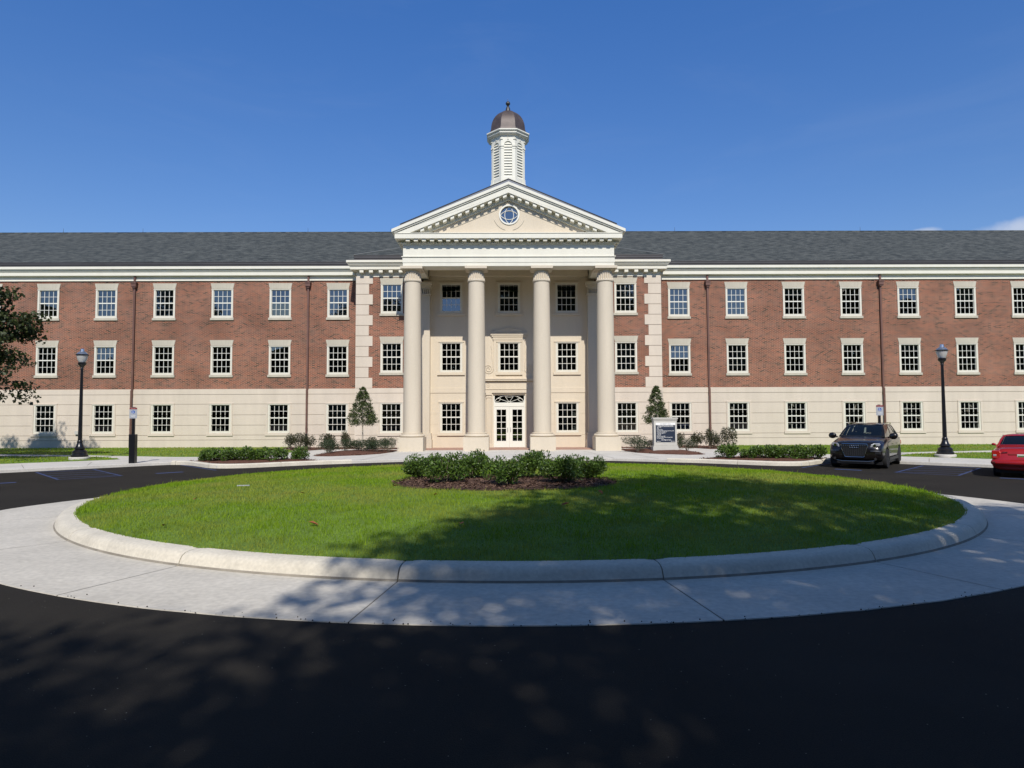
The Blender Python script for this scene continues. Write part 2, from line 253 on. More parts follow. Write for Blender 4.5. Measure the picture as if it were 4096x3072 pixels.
# ------------------------------------------------------------------ helpers
class MB:
    def __init__(s): s.bm = bmesh.new()
    def face(s, pts, mi=0):
        f = s.bm.faces.new([s.bm.verts.new(p) for p in pts]); f.material_index = mi; return f
    def box(s, x0, x1, y0, y1, z0, z1, mi=0):
        v = [s.bm.verts.new(p) for p in ((x0,y0,z0),(x1,y0,z0),(x1,y1,z0),(x0,y1,z0),(x0,y0,z1),(x1,y0,z1),(x1,y1,z1),(x0,y1,z1))]
        for q in ((0,1,5,4),(1,2,6,5),(2,3,7,6),(3,0,4,7),(4,5,6,7),(3,2,1,0)):
            s.bm.faces.new([v[i] for i in q]).material_index = mi
    def prism(s, poly, y0, y1, mi=0):                 # polygon in (x,z) pushed from y0 to y1
        a = [s.bm.verts.new((x, y0, z)) for x, z in poly]; b = [s.bm.verts.new((x, y1, z)) for x, z in poly]
        fs = [s.bm.faces.new(a), s.bm.faces.new(b[::-1])]; n = len(poly)
        for i in range(n): fs.append(s.bm.faces.new((a[i], b[i], b[(i+1) % n], a[(i+1) % n])))
        for f in fs: f.material_index = mi
    def slab(s, poly, z0, z1, mi=0):                  # polygon in (x,y) pushed from z0 to z1
        a = [s.bm.verts.new((x, y, z0)) for x, y in poly]; b = [s.bm.verts.new((x, y, z1)) for x, y in poly]
        fs = [s.bm.faces.new(b), s.bm.faces.new(a[::-1])]; n = len(poly)
        for i in range(n): fs.append(s.bm.faces.new((a[i], a[(i+1) % n], b[(i+1) % n], b[i])))
        for f in fs: f.material_index = mi
    def lathe(s, prof, cx=0, cy=0, n=24, mi=0, ph=0.0, mod=None):
        rings = []
        for r, z in prof:
            rings.append([s.bm.verts.new((cx + r * (mod(k, z) if mod else 1) * math.cos(ph + 2*math.pi*k/n), cy + r * (mod(k, z) if mod else 1) * math.sin(ph + 2*math.pi*k/n), z)) for k in range(n)])
        for a, b in zip(rings, rings[1:]):
            for k in range(n):
                f = s.bm.faces.new((a[k], a[(k+1) % n], b[(k+1) % n], b[k])); f.material_index = mi
        for rg in (rings[0][::-1], rings[-1]): s.bm.faces.new(rg).material_index = mi
    def tube(s, pts, r, n=8, mi=0, closed=False):
        pts = [Vector(p) for p in pts]; rings = []; m = len(pts)
        rr = r if isinstance(r, (list, tuple)) else [r] * m
        for i, p in enumerate(pts):
            if closed: d = pts[(i+1) % m] - pts[i-1]
            else: d = pts[min(i+1, m-1)] - pts[max(i-1, 0)]
            d.normalize(); a = d.orthogonal() if abs(d.z) > .95 else d.cross(Vector((0,0,1))); a.normalize(); b = d.cross(a)
            rings.append([s.bm.verts.new(p + (a*math.cos(2*math.pi*k/n) + b*math.sin(2*math.pi*k/n))*rr[i]) for k in range(n)])
        for i in range(m if closed else m-1):
            a, b = rings[i], rings[(i+1) % m]
            for k in range(n): s.bm.faces.new((a[k], a[(k+1) % n], b[(k+1) % n], b[k])).material_index = mi
        if not closed:
            s.bm.faces.new(rings[0][::-1]).material_index = mi; s.bm.faces.new(rings[-1]).material_index = mi
    def build(s, name, mats, parent=None, smooth=False, bevel=0.0, loc=None, angle=40):
        bmesh.ops.recalc_face_normals(s.bm, faces=s.bm.faces)
        me = bpy.data.meshes.new(name); s.bm.to_mesh(me); s.bm.free()
        if not isinstance(mats, (list, tuple)): mats = [mats]
        for m in mats: me.materials.append(m)
        if smooth:
            me.polygons.foreach_set('use_smooth', [True]*len(me.polygons)); me.set_sharp_from_angle(angle=R(angle))
        o = bpy.data.objects.new(name, me); col.objects.link(o)
        if parent: o.parent = parent
        if loc: o.location = loc
        if bevel:
            b = o.modifiers.new('bevel', 'BEVEL'); b.width = bevel; b.segments = 2; b.limit_method = 'ANGLE'; b.angle_limit = R(35)
        return o
def tag(o, label=None, cat=None, group=None, kind=None):
    if label: o['label'] = label
    if cat: o['category'] = cat
    if group: o['group'] = group
    if kind: o['kind'] = kind
    return o
def empty(name, loc=(0,0,0), rz=0):
    o = bpy.data.objects.new(name, None); col.objects.link(o); o.location = loc; o.rotation_euler = (0,0,rz); o.empty_display_size = .3; return o
def copy_tree(o, parent=None):
    c = o.copy(); col.objects.link(c)
    c.parent = parent
    for ch in list(o.children): copy_tree(ch, c)
    return c
def mesh_np(name, verts, faces, m, parent=None, smooth=False):
    verts = np.asarray(verts, dtype=np.float32); faces = np.asarray(faces, dtype=np.int32); k = faces.shape[1]
    me = bpy.data.meshes.new(name); me.vertices.add(len(verts)); me.vertices.foreach_set('co', verts.ravel())
    me.loops.add(faces.size); me.loops.foreach_set('vertex_index', faces.ravel())
    me.polygons.add(len(faces)); me.polygons.foreach_set('loop_start', np.arange(0, faces.size, k, dtype=np.int32)); me.polygons.foreach_set('loop_total', np.full(len(faces), k, dtype=np.int32))
    if smooth: me.polygons.foreach_set('use_smooth', np.ones(len(faces), dtype=bool))
    me.update(calc_edges=True); me.materials.append(m)
    o = bpy.data.objects.new(name, me); col.objects.link(o)
    if parent: o.parent = parent
    return o

# ------------------------------------------------------------------ ground, road, walks
g = MB(); g.face([(-900,-900,-.05),(900,-900,-.05),(900,900,-.05),(-900,900,-.05)]); tag(g.build('ground', FIELD), kind='structure')
g = MB(); g.face([(-80,-14,0),(80,-14,0),(80,32,0),(-80,32,0)]); tag(g.build('road', ASPHALT), kind='structure')
edge = [(0,28.95),(2,28.93),(4.5,28.75),(5.6,28.28),(6.7,27.78),(7.9,27.23),(9.07,26.45),(9.9,25.85),(10.4,25.55),(10.9,25.42),(11.4,25.46),(11.9,25.75),(12.5,26.4),(13.1,27.0),(13.7,27.42),(14.2,27.5),(14.8,27.05),(18.5,23.7),(21,21.4),(23,20.6),(75,20.2)]
outline = [(-x, y) for x, y in edge[::-1]][:-1] + edge + [(75, 60), (-75, 60)]
g = MB(); g.slab(outline, -.04, .12); tag(g.build('sidewalk', CONC, bevel=.02), kind='structure')
# raised kerb along the planted bulbs and the scored joints in the walk
def kerb_run(pts, name):
    k = MB(); n = len(pts); L = 0
    acc = [0]
    for a, b in zip(pts, pts[1:]): acc.append(acc[-1] + math.hypot(b[0]-a[0], b[1]-a[1]))
    def at(d):
        for i in range(n-1):
            if d <= acc[i+1] or i == n-2:
                t = (d-acc[i])/(acc[i+1]-acc[i]); p = Vector((pts[i][0]+(pts[i+1][0]-pts[i][0])*t, pts[i][1]+(pts[i+1][1]-pts[i][1])*t)); d_ = Vector((pts[i+1][0]-pts[i][0], pts[i+1][1]-pts[i][1])).normalized()
                return p, Vector((-d_.y, d_.x))
    d = 0
    while d < acc[-1]-.1:
        e = min(d+2.9, acc[-1]); m = 10; rings = []
        for i in range(m+1):
            p, nn = at(d + .012 + (e-d-.024)*i/m)
            if nn.y < 0: nn = -nn
            rings.append([k.bm.verts.new((p.x+nn.x*o, p.y+nn.y*o, z)) for o, z in ((-.03,-.02),(-.018,.13),(.02,.165),(.17,.168),(.18,-.02))])
        for a, b in zip(rings, rings[1:]):
            for q in range(4): k.bm.faces.new((a[q], b[q], b[q+1], a[q+1]))
        k.bm.faces.new(rings[0]); k.bm.faces.new(rings[-1][::-1]); d = e
    tag(k.build(name, KERB, smooth=True), kind='structure')
kerb_run(edge[4:16], 'kerb'); kerb_run([(-x, y) for x, y in edge[4:16]], 'kerb')
j = MB()
for x0, y0, x1, y1 in ((-4.6,28.8,-3.9,34.6),(4.6,28.75,3.9,34.6),(-1.6,28.95,-1.6,34.7),(1.6,28.95,1.6,34.7),(-6.4,28.0,-6.0,32),(6.4,28.0,6.0,32),(-8.9,30.6,-14,29.6),(8.9,30.6,14,29.6),
                       (-16.5,25.6,-17.6,27.6),(16.5,25.6,17.8,27.6),(-18,24.3,-19.5,26.2),(18,24.3,19.5,26.2),(-6.2,31.6,6.2,31.6)):
    d = Vector((x1-x0, y1-y0)).normalized(); nx, ny = -d.y*.012, d.x*.012
    j.face([(x0+nx,y0+ny,.1235),(x1+nx,y1+ny,.1235),(x1-nx,y1-ny,.1235),(x0-nx,y0-ny,.1235)])
tag(j.build('pavement_joint', KERBDARK), kind='structure')

# roundabout island: oval apron, mountable kerb, domed lawn
IX, IY, IA, IB = 0.20, 16.33, 9.91, 8.5
def aw(t):
    y = IY + IB*math.sin(t); return max(.02, min(1.0, (17.2-y)/2.6))
def oval(t, off, z):                                    # point on the kerb-foot oval pushed out by off
    c, s_ = math.cos(t), math.sin(t); nx, ny = c/IA, s_/IB; l = math.hypot(nx, ny)
    return (IX + IA*c + nx/l*off, IY + IB*s_ + ny/l*off, z)
NT = 720; ts = [2*math.pi*i/NT for i in range(NT)]
# arc length table for joints
acc = [0.0]
for i in range(NT):
    a, b = oval(ts[i],0,0), oval(ts[(i+1) % NT],0,0); acc.append(acc[-1]+math.hypot(a[0]-b[0], a[1]-b[1]))
def t_at(d):
    d %= acc[-1]; i = int(np.searchsorted(acc, d, 'right'))-1; i = min(i, NT-1); return 2*math.pi*(i+(d-acc[i])/(acc[i+1]-acc[i]))/NT
t_near = 1.5*math.pi; d0 = np.interp(t_near, [2*math.pi*i/NT for i in range(NT+1)], acc)
nseg = 18; sl = acc[-1]/nseg; dj = d0 + 1.62
a_ = MB()
for k in range(nseg):
    m = 14; r0 = []; r1 = []; r2 = []
    for i in range(m+1):
        t = t_at(dj + k*sl + .007 + (sl-.014)*i/m)
        wob = .012*mnoise.noise((t*40, 0, 0)) + .008*mnoise.noise((t*140, 3, 0))
        r0.append(a_.bm.verts.new(oval(t, -.05, .014))); r1.append(a_.bm.verts.new(oval(t, 1.55*aw(t)+wob, .010))); r2.append(a_.bm.verts.new(oval(t, 1.55*aw(t)+.01+wob, -.02)))
    for i in range(m):
        a_.bm.faces.new((r0[i], r0[i+1], r1[i+1], r1[i])); a_.bm.faces.new((r1[i], r1[i+1], r2[i+1], r2[i]))
tag(a_.build('apron', APRON), kind='structure')
a_ = MB()
rr = [[a_.bm.verts.new(oval(t, o*aw(t), .004)) for t in ts] for o in (-.1, 1.52)]
for i in range(NT): a_.bm.faces.new((rr[0][i], rr[0][(i+1) % NT], rr[1][(i+1) % NT], rr[1][i]))
tag(a_.build('apron_joint', KERBDARK), kind='structure')
a_ = MB()
for k in range(nseg):
    m = 16; rings = []
    for i in range(m+1):
        t = t_at(dj + k*sl + .009 + (sl-.018)*i/m); ed = .012 if i in (0, m) else 0
        kz = .25+.75*min(1.0, max(0.0, (aw(t)-.02)/.98)); rings.append([a_.bm.verts.new(oval(t, o, (z-ed*(z > .05))*kz)) for o, z in ((.03,.0),(.0,.04),(-.022,.105),(-.05,.150),(-.10,.182),(-.17,.196),(-.32,.203),(-.34,.10))])
    for a, b in zip(rings, rings[1:]):
        for q in range(7): a_.bm.faces.new((a[q], b[q], b[q+1], a[q+1])).material_index = 1 if q == 0 else 0
    a_.bm.faces.new(rings[0]); a_.bm.faces.new(rings[-1][::-1])
tag(a_.build('island_kerb', [KERB, KERBDARK], smooth=True), kind='structure')
def lawn_z(x, y):
    q = ((x-IX)/(IA-.31))**2 + ((y-IY)/(IB-.31))**2
    return .196 + .212*max(0, 1-q*q) + .012*mnoise.noise((x*1.1, y*1.1, 0))
g = MB(); rings = []
for s_ in np.linspace(1, 0.04, 26):
    rings.append([g.bm.verts.new((IX+(IA-.30)*s_*math.cos(t), IY+(IB-.30)*s_*math.sin(t), lawn_z(IX+(IA-.30)*s_*math.cos(t), IY+(IB-.30)*s_*math.sin(t)))) for t in ts[::6]])
for a, b in zip(rings, rings[1:]):
    n = len(a)
    for k in range(n): g.bm.faces.new((a[k], a[(k+1) % n], b[(k+1) % n], b[k]))
g.bm.faces.new(rings[-1]); tag(g.build('lawn', TURF, smooth=True), kind='structure')

def in_poly(x, y, poly):
    x = np.asarray(x); y = np.asarray(y); c = np.zeros(x.shape, bool); n = len(poly)
    for i in range(n):
        x0, y0 = poly[i]; x1, y1 = poly[(i+1) % n]
        m = ((y0 > y) != (y1 > y)) & (x < (x1-x0)*(y-y0)/((y1-y0) or 1e-9)+x0); c ^= m
    return c
def blades(name, xs, ys, zs, h, wd, m):
    n = len(xs); a = rng.uniform(0, 2*np.pi, n); ln = rng.uniform(.1, .75, n)*h; la = rng.uniform(0, 2*np.pi, n)
    dx, dy = np.cos(a)*wd/2, np.sin(a)*wd/2
    v = np.empty((n, 3, 3), np.float32)
    v[:,0] = np.stack([xs-dx, ys-dy, zs], 1); v[:,1] = np.stack([xs+dx, ys+dy, zs], 1); v[:,2] = np.stack([xs+np.cos(la)*ln, ys+np.sin(la)*ln, zs+h], 1)
    o = mesh_np(name, v.reshape(-1, 3), np.arange(n*3).reshape(-1, 3), m); return o
# island grass: denser and finer towards the viewer
def island_grass():
    n = 330000; r = np.sqrt(rng.uniform(0, 1, n)); t = rng.uniform(0, 2*np.pi, n)
    x = IX+(IA-.29)*r*np.cos(t); y = IY+(IB-.29)*r*np.sin(t)
    keep = rng.uniform(0, 1, n) < np.clip((10.5/np.maximum(y, 8))**1.3, .2, 1); x, y = x[keep], y[keep]
    mulch = ((x+.15)/2.58)**2+((y-15.55)/1.58)**2 < 1; x, y = x[~mulch], y[~mulch]
    z = np.array([lawn_z(a, b) for a, b in zip(x, y)]) - .004
    cl = np.array([mnoise.noise((a*2.2, b*2.2, 5)) for a, b in zip(x, y)])
    h = rng.uniform(.025, .068, len(x))*(1+.6*cl); tall = rng.uniform(0, 1, len(x)) < .010; h[tall] *= 2.1
    wd = .0068*np.maximum(y/9, 1)**1.1*rng.uniform(.8, 1.5, len(x))
    return blades('lawn_grass', x, y, z, h, wd, GRASSB)
tag(island_grass(), 'short green mown grass on the oval island lawn', 'grass', kind='stuff')

def patch(name, poly, z, mound, m, rings=6, amp=.015):
    poly = [Vector(p) for p in poly]; dense = []
    for a, b in zip(poly, poly[1:]+poly[:1]):
        k = max(1, int((b-a).length/.35)); dense += [a.lerp(b, i/k) for i in range(k)]
    c = sum(poly, Vector((0,0)))/len(poly); g = MB(); rs = []
    for i in range(rings+1):
        s_ = 1-i/rings*.97; rs.append([g.bm.verts.new((c.x+(p.x-c.x)*s_, c.y+(p.y-c.y)*s_, z + mound*(1-s_**3) + (amp*mnoise.noise((p.x*3*s_, p.y*3*s_, i)) if i else -.01))) for p in dense])
    for a, b in zip(rs, rs[1:]):
        n = len(a)
        for k in range(n): g.bm.faces.new((a[k], a[(k+1) % n], b[(k+1) % n], b[k]))
    g.bm.faces.new(rs[-1]); return tag(g.build(name, m, smooth=True), kind='structure')
def flip(p): return [(-x, y) for x, y in p][::-1]
upper = [(-46,39.93),(-46,36.5),(-26.2,33.7),(-21,32.5),(-18.5,31.7),(-15.8,30.85),(-14,30.75),(-12.6,31.9),(-11.9,33.1),(-11.35,34.2),(-11.9,35.8),(-13.3,38.2),(-13.4,39.93)]
lower = [(-40,31.5),(-40,19.5),(-26,22.6),(-20.7,26.7),(-19.2,27.75),(-17.6,29.0),(-17.45,29.3),(-17.8,29.7),(-19.2,30.8),(-22,31.4),(-24.5,31.6)]
strips = [upper, lower, flip(upper), flip(lower)]
gx = []; gy = []
for p in strips:
    g = MB(); g.slab(p, .10, .138); tag(g.build('lawn', TURF), kind='structure')
    n = 26000; x = rng.uniform(min(q[0] for q in p), max(q[0] for q in p), n); y = rng.uniform(min(q[1] for q in p), max(q[1] for q in p), n)
    k = in_poly(x, y, p) & (np.abs(x) < 33); gx.append(x[k]); gy.append(y[k])
gx = np.concatenate(gx); gy = np.concatenate(gy)
tag(blades('verge_grass', gx, gy, np.full(len(gx), .134), rng.uniform(.03, .075, len(gx)), rng.uniform(.025, .045, len(gx)), GRASSB), 'mown grass on the verges in front of the long facade', 'grass', kind='stuff')

def chips(name, xs, ys, zf, n, size, m=CHIP):
    v = []; f = []
    for i in range(n):
        x, y = xs[i], ys[i]; L = random.uniform(.5, 1.4)*size; W = L*random.uniform(.18, .4); a = random.uniform(0, 6.28); p = random.uniform(-.5, .5); q = random.uniform(-.6, .6)
        mt = Matrix.Translation((x, y, zf(x, y)+.008)) @ Matrix.Rotation(a, 4, 'Z') @ Matrix.Rotation(p, 4, 'Y') @ Matrix.Rotation(q, 4, 'X')
        b = len(v); v += [mt @ Vector(c) for c in ((-L,-W,0),(L,-W,.004),(L,W,0),(-L,W,.006))]; f.append((b, b+1, b+2, b+3))
    return mesh_np(name, [tuple(c) for c in v], f, m)
# mulch oval in the middle of the island
g = MB(); rs = []
for s_ in np.linspace(1, .05, 12):
    rs.append([g.bm.verts.new((-.15+2.65*s_*math.cos(t), 15.55+1.65*s_*math.sin(t), lawn_z(-.15+2.65*s_*math.cos(t), 15.55+1.65*s_*math.sin(t)) + .045*(1-s_**4) + .012 + .014*mnoise.noise((s_*9, t*6, 0)))) for t in ts[::8]])
for a, b in zip(rs, rs[1:]):
    n = len(a)
    for k in range(n): g.bm.faces.new((a[k], a[(k+1) % n], b[(k+1) % n], b[k]))
g.bm.faces.new(rs[-1]); tag(g.build('mulch_bed', MULCH, smooth=True), kind='structure')
tt = rng.uniform(0, 6.283, 5200); rr_ = np.sqrt(rng.uniform(0, 1, 5200))
tag(chips('bark_mulch', -.15+2.67*rr_*np.cos(tt), 15.55+1.67*rr_*np.sin(tt), lambda x, y: lawn_z(x, y)+.05, 5200, .032), 'brown bark mulch under the island shrubs', 'mulch', kind='stuff')
bed_wall = [(-13.3,38.3),(-12.7,37),(-11.9,35.95),(-11.1,35.85),(-10.65,37),(-9.4,37.6),(-6.2,37.2),(-6.2,38.4),(-9.05,38.4),(-9.05,39.9),(-13.4,39.9)]
bed_big = [(-9.45,31.3),(-9.1,30.9),(-8.5,30.75),(-7.2,31.55),(-6.45,32.6),(-6.1,34.2),(-6.1,35.9),(-7.5,35.75),(-8.7,34.8),(-9.4,33.4)]
bed_bulb = [(-13.6,27.55),(-13.0,27.05),(-12.2,26.2),(-11.6,25.75),(-11,25.68),(-10.4,25.85),(-9.3,26.6),(-8.3,27.3),(-7.9,27.6),(-8.7,28.7),(-10.6,29.2),(-13.2,28.9)]
cx_ = []; cy_ = []
for bp, mo in ((bed_wall, .03), (bed_big, .14), (bed_bulb, .10)):
    for q in (bp, flip(bp)):
        patch('mulch_bed', q, .128, mo, REDMULCH)
        n = 900; x = rng.uniform(min(v[0] for v in q), max(v[0] for v in q), n); y = rng.uniform(min(v[1] for v in q), max(v[1] for v in q), n); k = in_poly(x, y, q); cx_.append(x[k]); cy_.append(y[k])
cx_ = np.concatenate(cx_); cy_ = np.concatenate(cy_)
tag(chips('wood_chips', cx_, cy_, lambda x, y: .15, len(cx_), .05), 'loose reddish wood chips in the beds before the facade', 'mulch', kind='stuff')
# crumbs of asphalt along the edge of the apron
n = 90; tt = [t_near + random.gauss(0, .35) for _ in range(n)]; oo = [1.55+abs(random.gauss(0, .02))*random.choice((1, 1, -1, -4)) for _ in range(n)]
cm = MB()
for t, o_ in zip(tt, oo):
    p = oval(t, o_, .014); s_ = random.uniform(.003, .009); q = bmesh.ops.create_icosphere(cm.bm, subdivisions=1, radius=s_, matrix=Matrix.Translation(p))
tag(cm.build('asphalt_crumbs', ASPHALT), 'loose black asphalt crumbs along the apron edge', 'gravel', kind='stuff')

# blue bay markings (two rotated parking pockets)
bl = MB(); HX, HY = .697, .717
def strip(ax, ay, bx, by, wd=.085):
    d = Vector((bx-ax, by-ay)).normalized(); nx, ny = -d.y*wd/2, d.x*wd/2
    bl.face([(ax+nx,ay+ny,.005),(bx+nx,by+ny,.005),(bx-nx,by-ny,.005),(ax-nx,ay-ny,.005)])
def LT(sgn, u, t): return (sgn*(u*HX + t*HY), u*HY - t*HX)   # u towards the kerb, t along it
for sgn in (1, -1):
    for t0, t1 in ((-6.1, -4.3),):
        strip(*LT(sgn, 29.3, t0), *LT(sgn, 25.3, t0)); strip(*LT(sgn, 29.3, t1), *LT(sgn, 25.3, t1)); strip(*LT(sgn, 25.3, t0-.05), *LT(sgn, 25.3, t1+.05)); strip(*LT(sgn, 29.3, t0), *LT(sgn, 29.3, t1))
        for k in range(4): strip(*LT(sgn, 25.5+k*1.0, t0), *LT(sgn, 26.3+k*1.0, t1))
    strip(*LT(sgn, 29.2, -9.2), *LT(sgn, 25.2, -9.2)); strip(*LT(sgn, 29.2, -1.2), *LT(sgn, 25.2, -1.2))
    strip(*LT(sgn, 25.4, -8.1), *LT(sgn, 25.4, -7.2), .28); strip(*LT(sgn, 25.2, -3.2), *LT(sgn, 25.2, -2.2), .25)
tag(bl.build('parking_lines', BLUEPAINT), kind='structure')

# ------------------------------------------------------------------ the building
BLD = empty('university_building', (0, 40, 0))
tag(BLD, 'long three storey red brick hall with white columned portico and louvred cupola', 'building')
BLD.location = (0, 0, 0)
YW, YB = 40.0, 38.5
WX = [10.557+3.571*k for k in range(8)]
ZW = (9.03, 5.50, 1.92)                       # sash centres, top storey first
def wall_holes(mb, x0, x1, z0, z1, y, holes, depth=.14, mi=0):
    xs = sorted({x0, x1, *[h[0] for h in holes], *[h[1] for h in holes]}); zs = sorted({z0, z1, *[h[2] for h in holes], *[h[3] for h in holes]})
    xs = [x for x in xs if x0 <= x <= x1]; zs = [z for z in zs if z0 <= z <= z1]
    for a, b in zip(xs, xs[1:]):
        for c, d in zip(zs, zs[1:]):
            mxx, mz = (a+b)/2, (c+d)/2
            if any(h[0] < mxx < h[1] and h[2] < mz < h[3] for h in holes): continue
            mb.face([(a,y,c),(b,y,c),(b,y,d),(a,y,d)], mi)
    for hx0, hx1, hz0, hz1 in holes:
        if hx1 <= x0 or hx0 >= x1 or hz1 <= z0 or hz0 >= z1: continue
        c, d = max(hz0, z0), min(hz1, z1)
        for q in ([(hx0,y,c),(hx0,y+depth,c),(hx0,y+depth,d),(hx0,y,d)], [(hx1,y,c),(hx1,y,d),(hx1,y+depth,d),(hx1,y+depth,c)]): mb.face(q, mi)
        if hz0 >= z0: mb.face([(hx0,y,hz0),(hx1,y,hz0),(hx1,y+depth,hz0),(hx0,y+depth,hz0)], mi)
        if hz1 <= z1: mb.face([(hx0,y,hz1),(hx0,y+depth,hz1),(hx1,y+depth,hz1),(hx1,y,hz1)], mi)
HW, HB, HT = .645, .915, .84                  # half width of the opening, below and above the sash centre
def hole(x, z, dx=0, dz=0): return (x-HW-dx, x+HW+dx, z-HB-dz, z+HT+dz)
XE = 46.0
BX = 6.965                                     # bay side windows
PX = (-3.43, 0.01, 3.445)                      # porch windows
for sg in (-1, 1):
    hs_ = [hole(sg*x, z) for x in WX for z in ZW]
    b = MB(); wall_holes(b, *sorted((sg*9.0, sg*XE)), 3.70, 10.6, YW, hs_)
    b.face([(sg*XE, YW, 0), (sg*XE, 64, 0), (sg*XE, 64, 10.6), (sg*XE, YW, 10.6)]); b.face([(sg*XE, 52, 16.8), (sg*XE, 64, 10.6), (sg*XE, YW, 10.6)])
    b.build('brick_wall', BRICK, BLD)
    hb = [hole(sg*BX, z) for z in ZW]
    b = MB(); wall_holes(b, *sorted((sg*5.1, sg*9.06)), 3.66, 10.5, YB, hb)
    b.face([(sg*9.06, YB, .1), (sg*9.06, YW, .1), (sg*9.06, YW, 10.6), (sg*9.06, YB, 10.6)])
    b.build('brick_wall', BRICK, BLD)
    # limestone base: coursed blocks with open joints, water table below
    s_ = MB()
    def courses(x0, x1, y, hs, levels, back):
        x0, x1 = sorted((x0, x1))
        for (za, zb, pr) in levels:
            wall_holes(s_, x0, x1, za, zb, y-pr, [h for h in hs], depth=.16)
            for zz in (za, zb): s_.face([(x0,y-pr,zz),(x1,y-pr,zz),(x1,y+.02,zz),(x0,y+.02,zz)])
            for xx in (x0, x1): s_.face([(xx,y-pr,za),(xx,y+.02,za),(xx,y+.02,zb),(xx,y-pr,zb)])
        wall_holes(s_, x0, x1, .05, 3.66, y+.012, hs, depth=.12)
    lev = [(.05,.58,.055),(.60,.872,.04),(.895,1.478,.025),(1.498,2.108,.025),(2.128,2.77,.025),(2.79,3.362,.025),(3.382,3.70,.04)]
    courses(sg*9.12, sg*XE, YW-.02, hs_, lev, 0)
    lev2 = [(.05,.58,.055),(.60,.872,.04),(.895,1.478,.025),(1.498,2.108,.025),(2.128,2.77,.025),(2.79,3.352,.025),(3.372,3.66,.04)]
    courses(sg*5.1, sg*9.12, YB-.02, hb, lev2, 0)
    s_.box(*sorted((sg*9.06, sg*9.115)), YB-.04, YW, .05, 3.66)
    s_.build('limestone_base', STONE, BLD)
    # quoins at the corner of the bay
    q = MB(); z = 3.672
    for k in range(11):
        z1 = min(z+.622, 10.36); xi = 8.10 if k % 2 == 0 else 8.325
        q.box(*sorted((sg*9.105, sg*xi)), YB-.035, YB+.06, z, z1-.022)
        q.box(*sorted((sg*9.105, sg*9.0)), YB-.034, YB+(.75 if k % 2 else .5), z, z1-.022); z = z1
    q.build('quoins', STONE, BLD, bevel=.008)
# porch back wall
hp = [(x-.66, x+.66, z-.925, z+.85) for x in PX for z in ZW if not (x == PX[1] and z == ZW[2])]
hd = [(-.93, .95, .1, 3.26)]
b = MB(); wall_holes(b, -5.1, 5.1, .1, 10.9, YB-.01, hp+hd); b.build('porch_wall', STUCCO, BLD)
for xa, xb in ((-4.7, -1.42), (1.42, 4.7)):
    b = MB(); b.box(xa, xb, YB-.04, YB, 3.36, 3.66); b.build('belt_course', STUCCO, BLD, bevel=.006)
for x0, x1 in ((-4.7, -4.12), (-2.72, -1.42), (1.42, 2.72), (4.15, 4.7)):
    b = MB()
    for za, zb in ((.13,.872),(.89,1.49),(1.50,2.11),(2.12,2.775)): b.box(x0, x1, YB-.022, YB, za, zb)
    b.build('rusticated_courses', STUCCO, BLD)
b = MB(); b.box(-4.7, 4.7, YB-.28, YB, 10.30, 10.62); b.box(-4.7, 4.7, YB-.34, YB, 10.62, 10.85); b.build('wall_architrave', STUCCO, BLD)
# dark rooms behind the glass
b = MB()
for sg in (-1, 1):
    x0, x1 = sorted((sg*9.3, sg*45.8)); b.face([(x0,41.6,0),(x1,41.6,0),(x1,41.6,10.6),(x0,41.6,10.6)])
    for z in (.15, 3.72, 7.25, 10.55): b.face([(x0,40.16,z),(x1,40.16,z),(x1,41.6,z),(x0,41.6,z)])
b.face([(-9,40.05,0),(9,40.05,0),(9,40.05,10.9),(-9,40.05,10.9)])
for z in (.15, 3.72, 7.25, 10.55): b.face([(-9,38.68,z),(9,38.68,z),(9,40.05,z),(-9,40.05,z)])
b.build('interior', DARKIN, BLD)

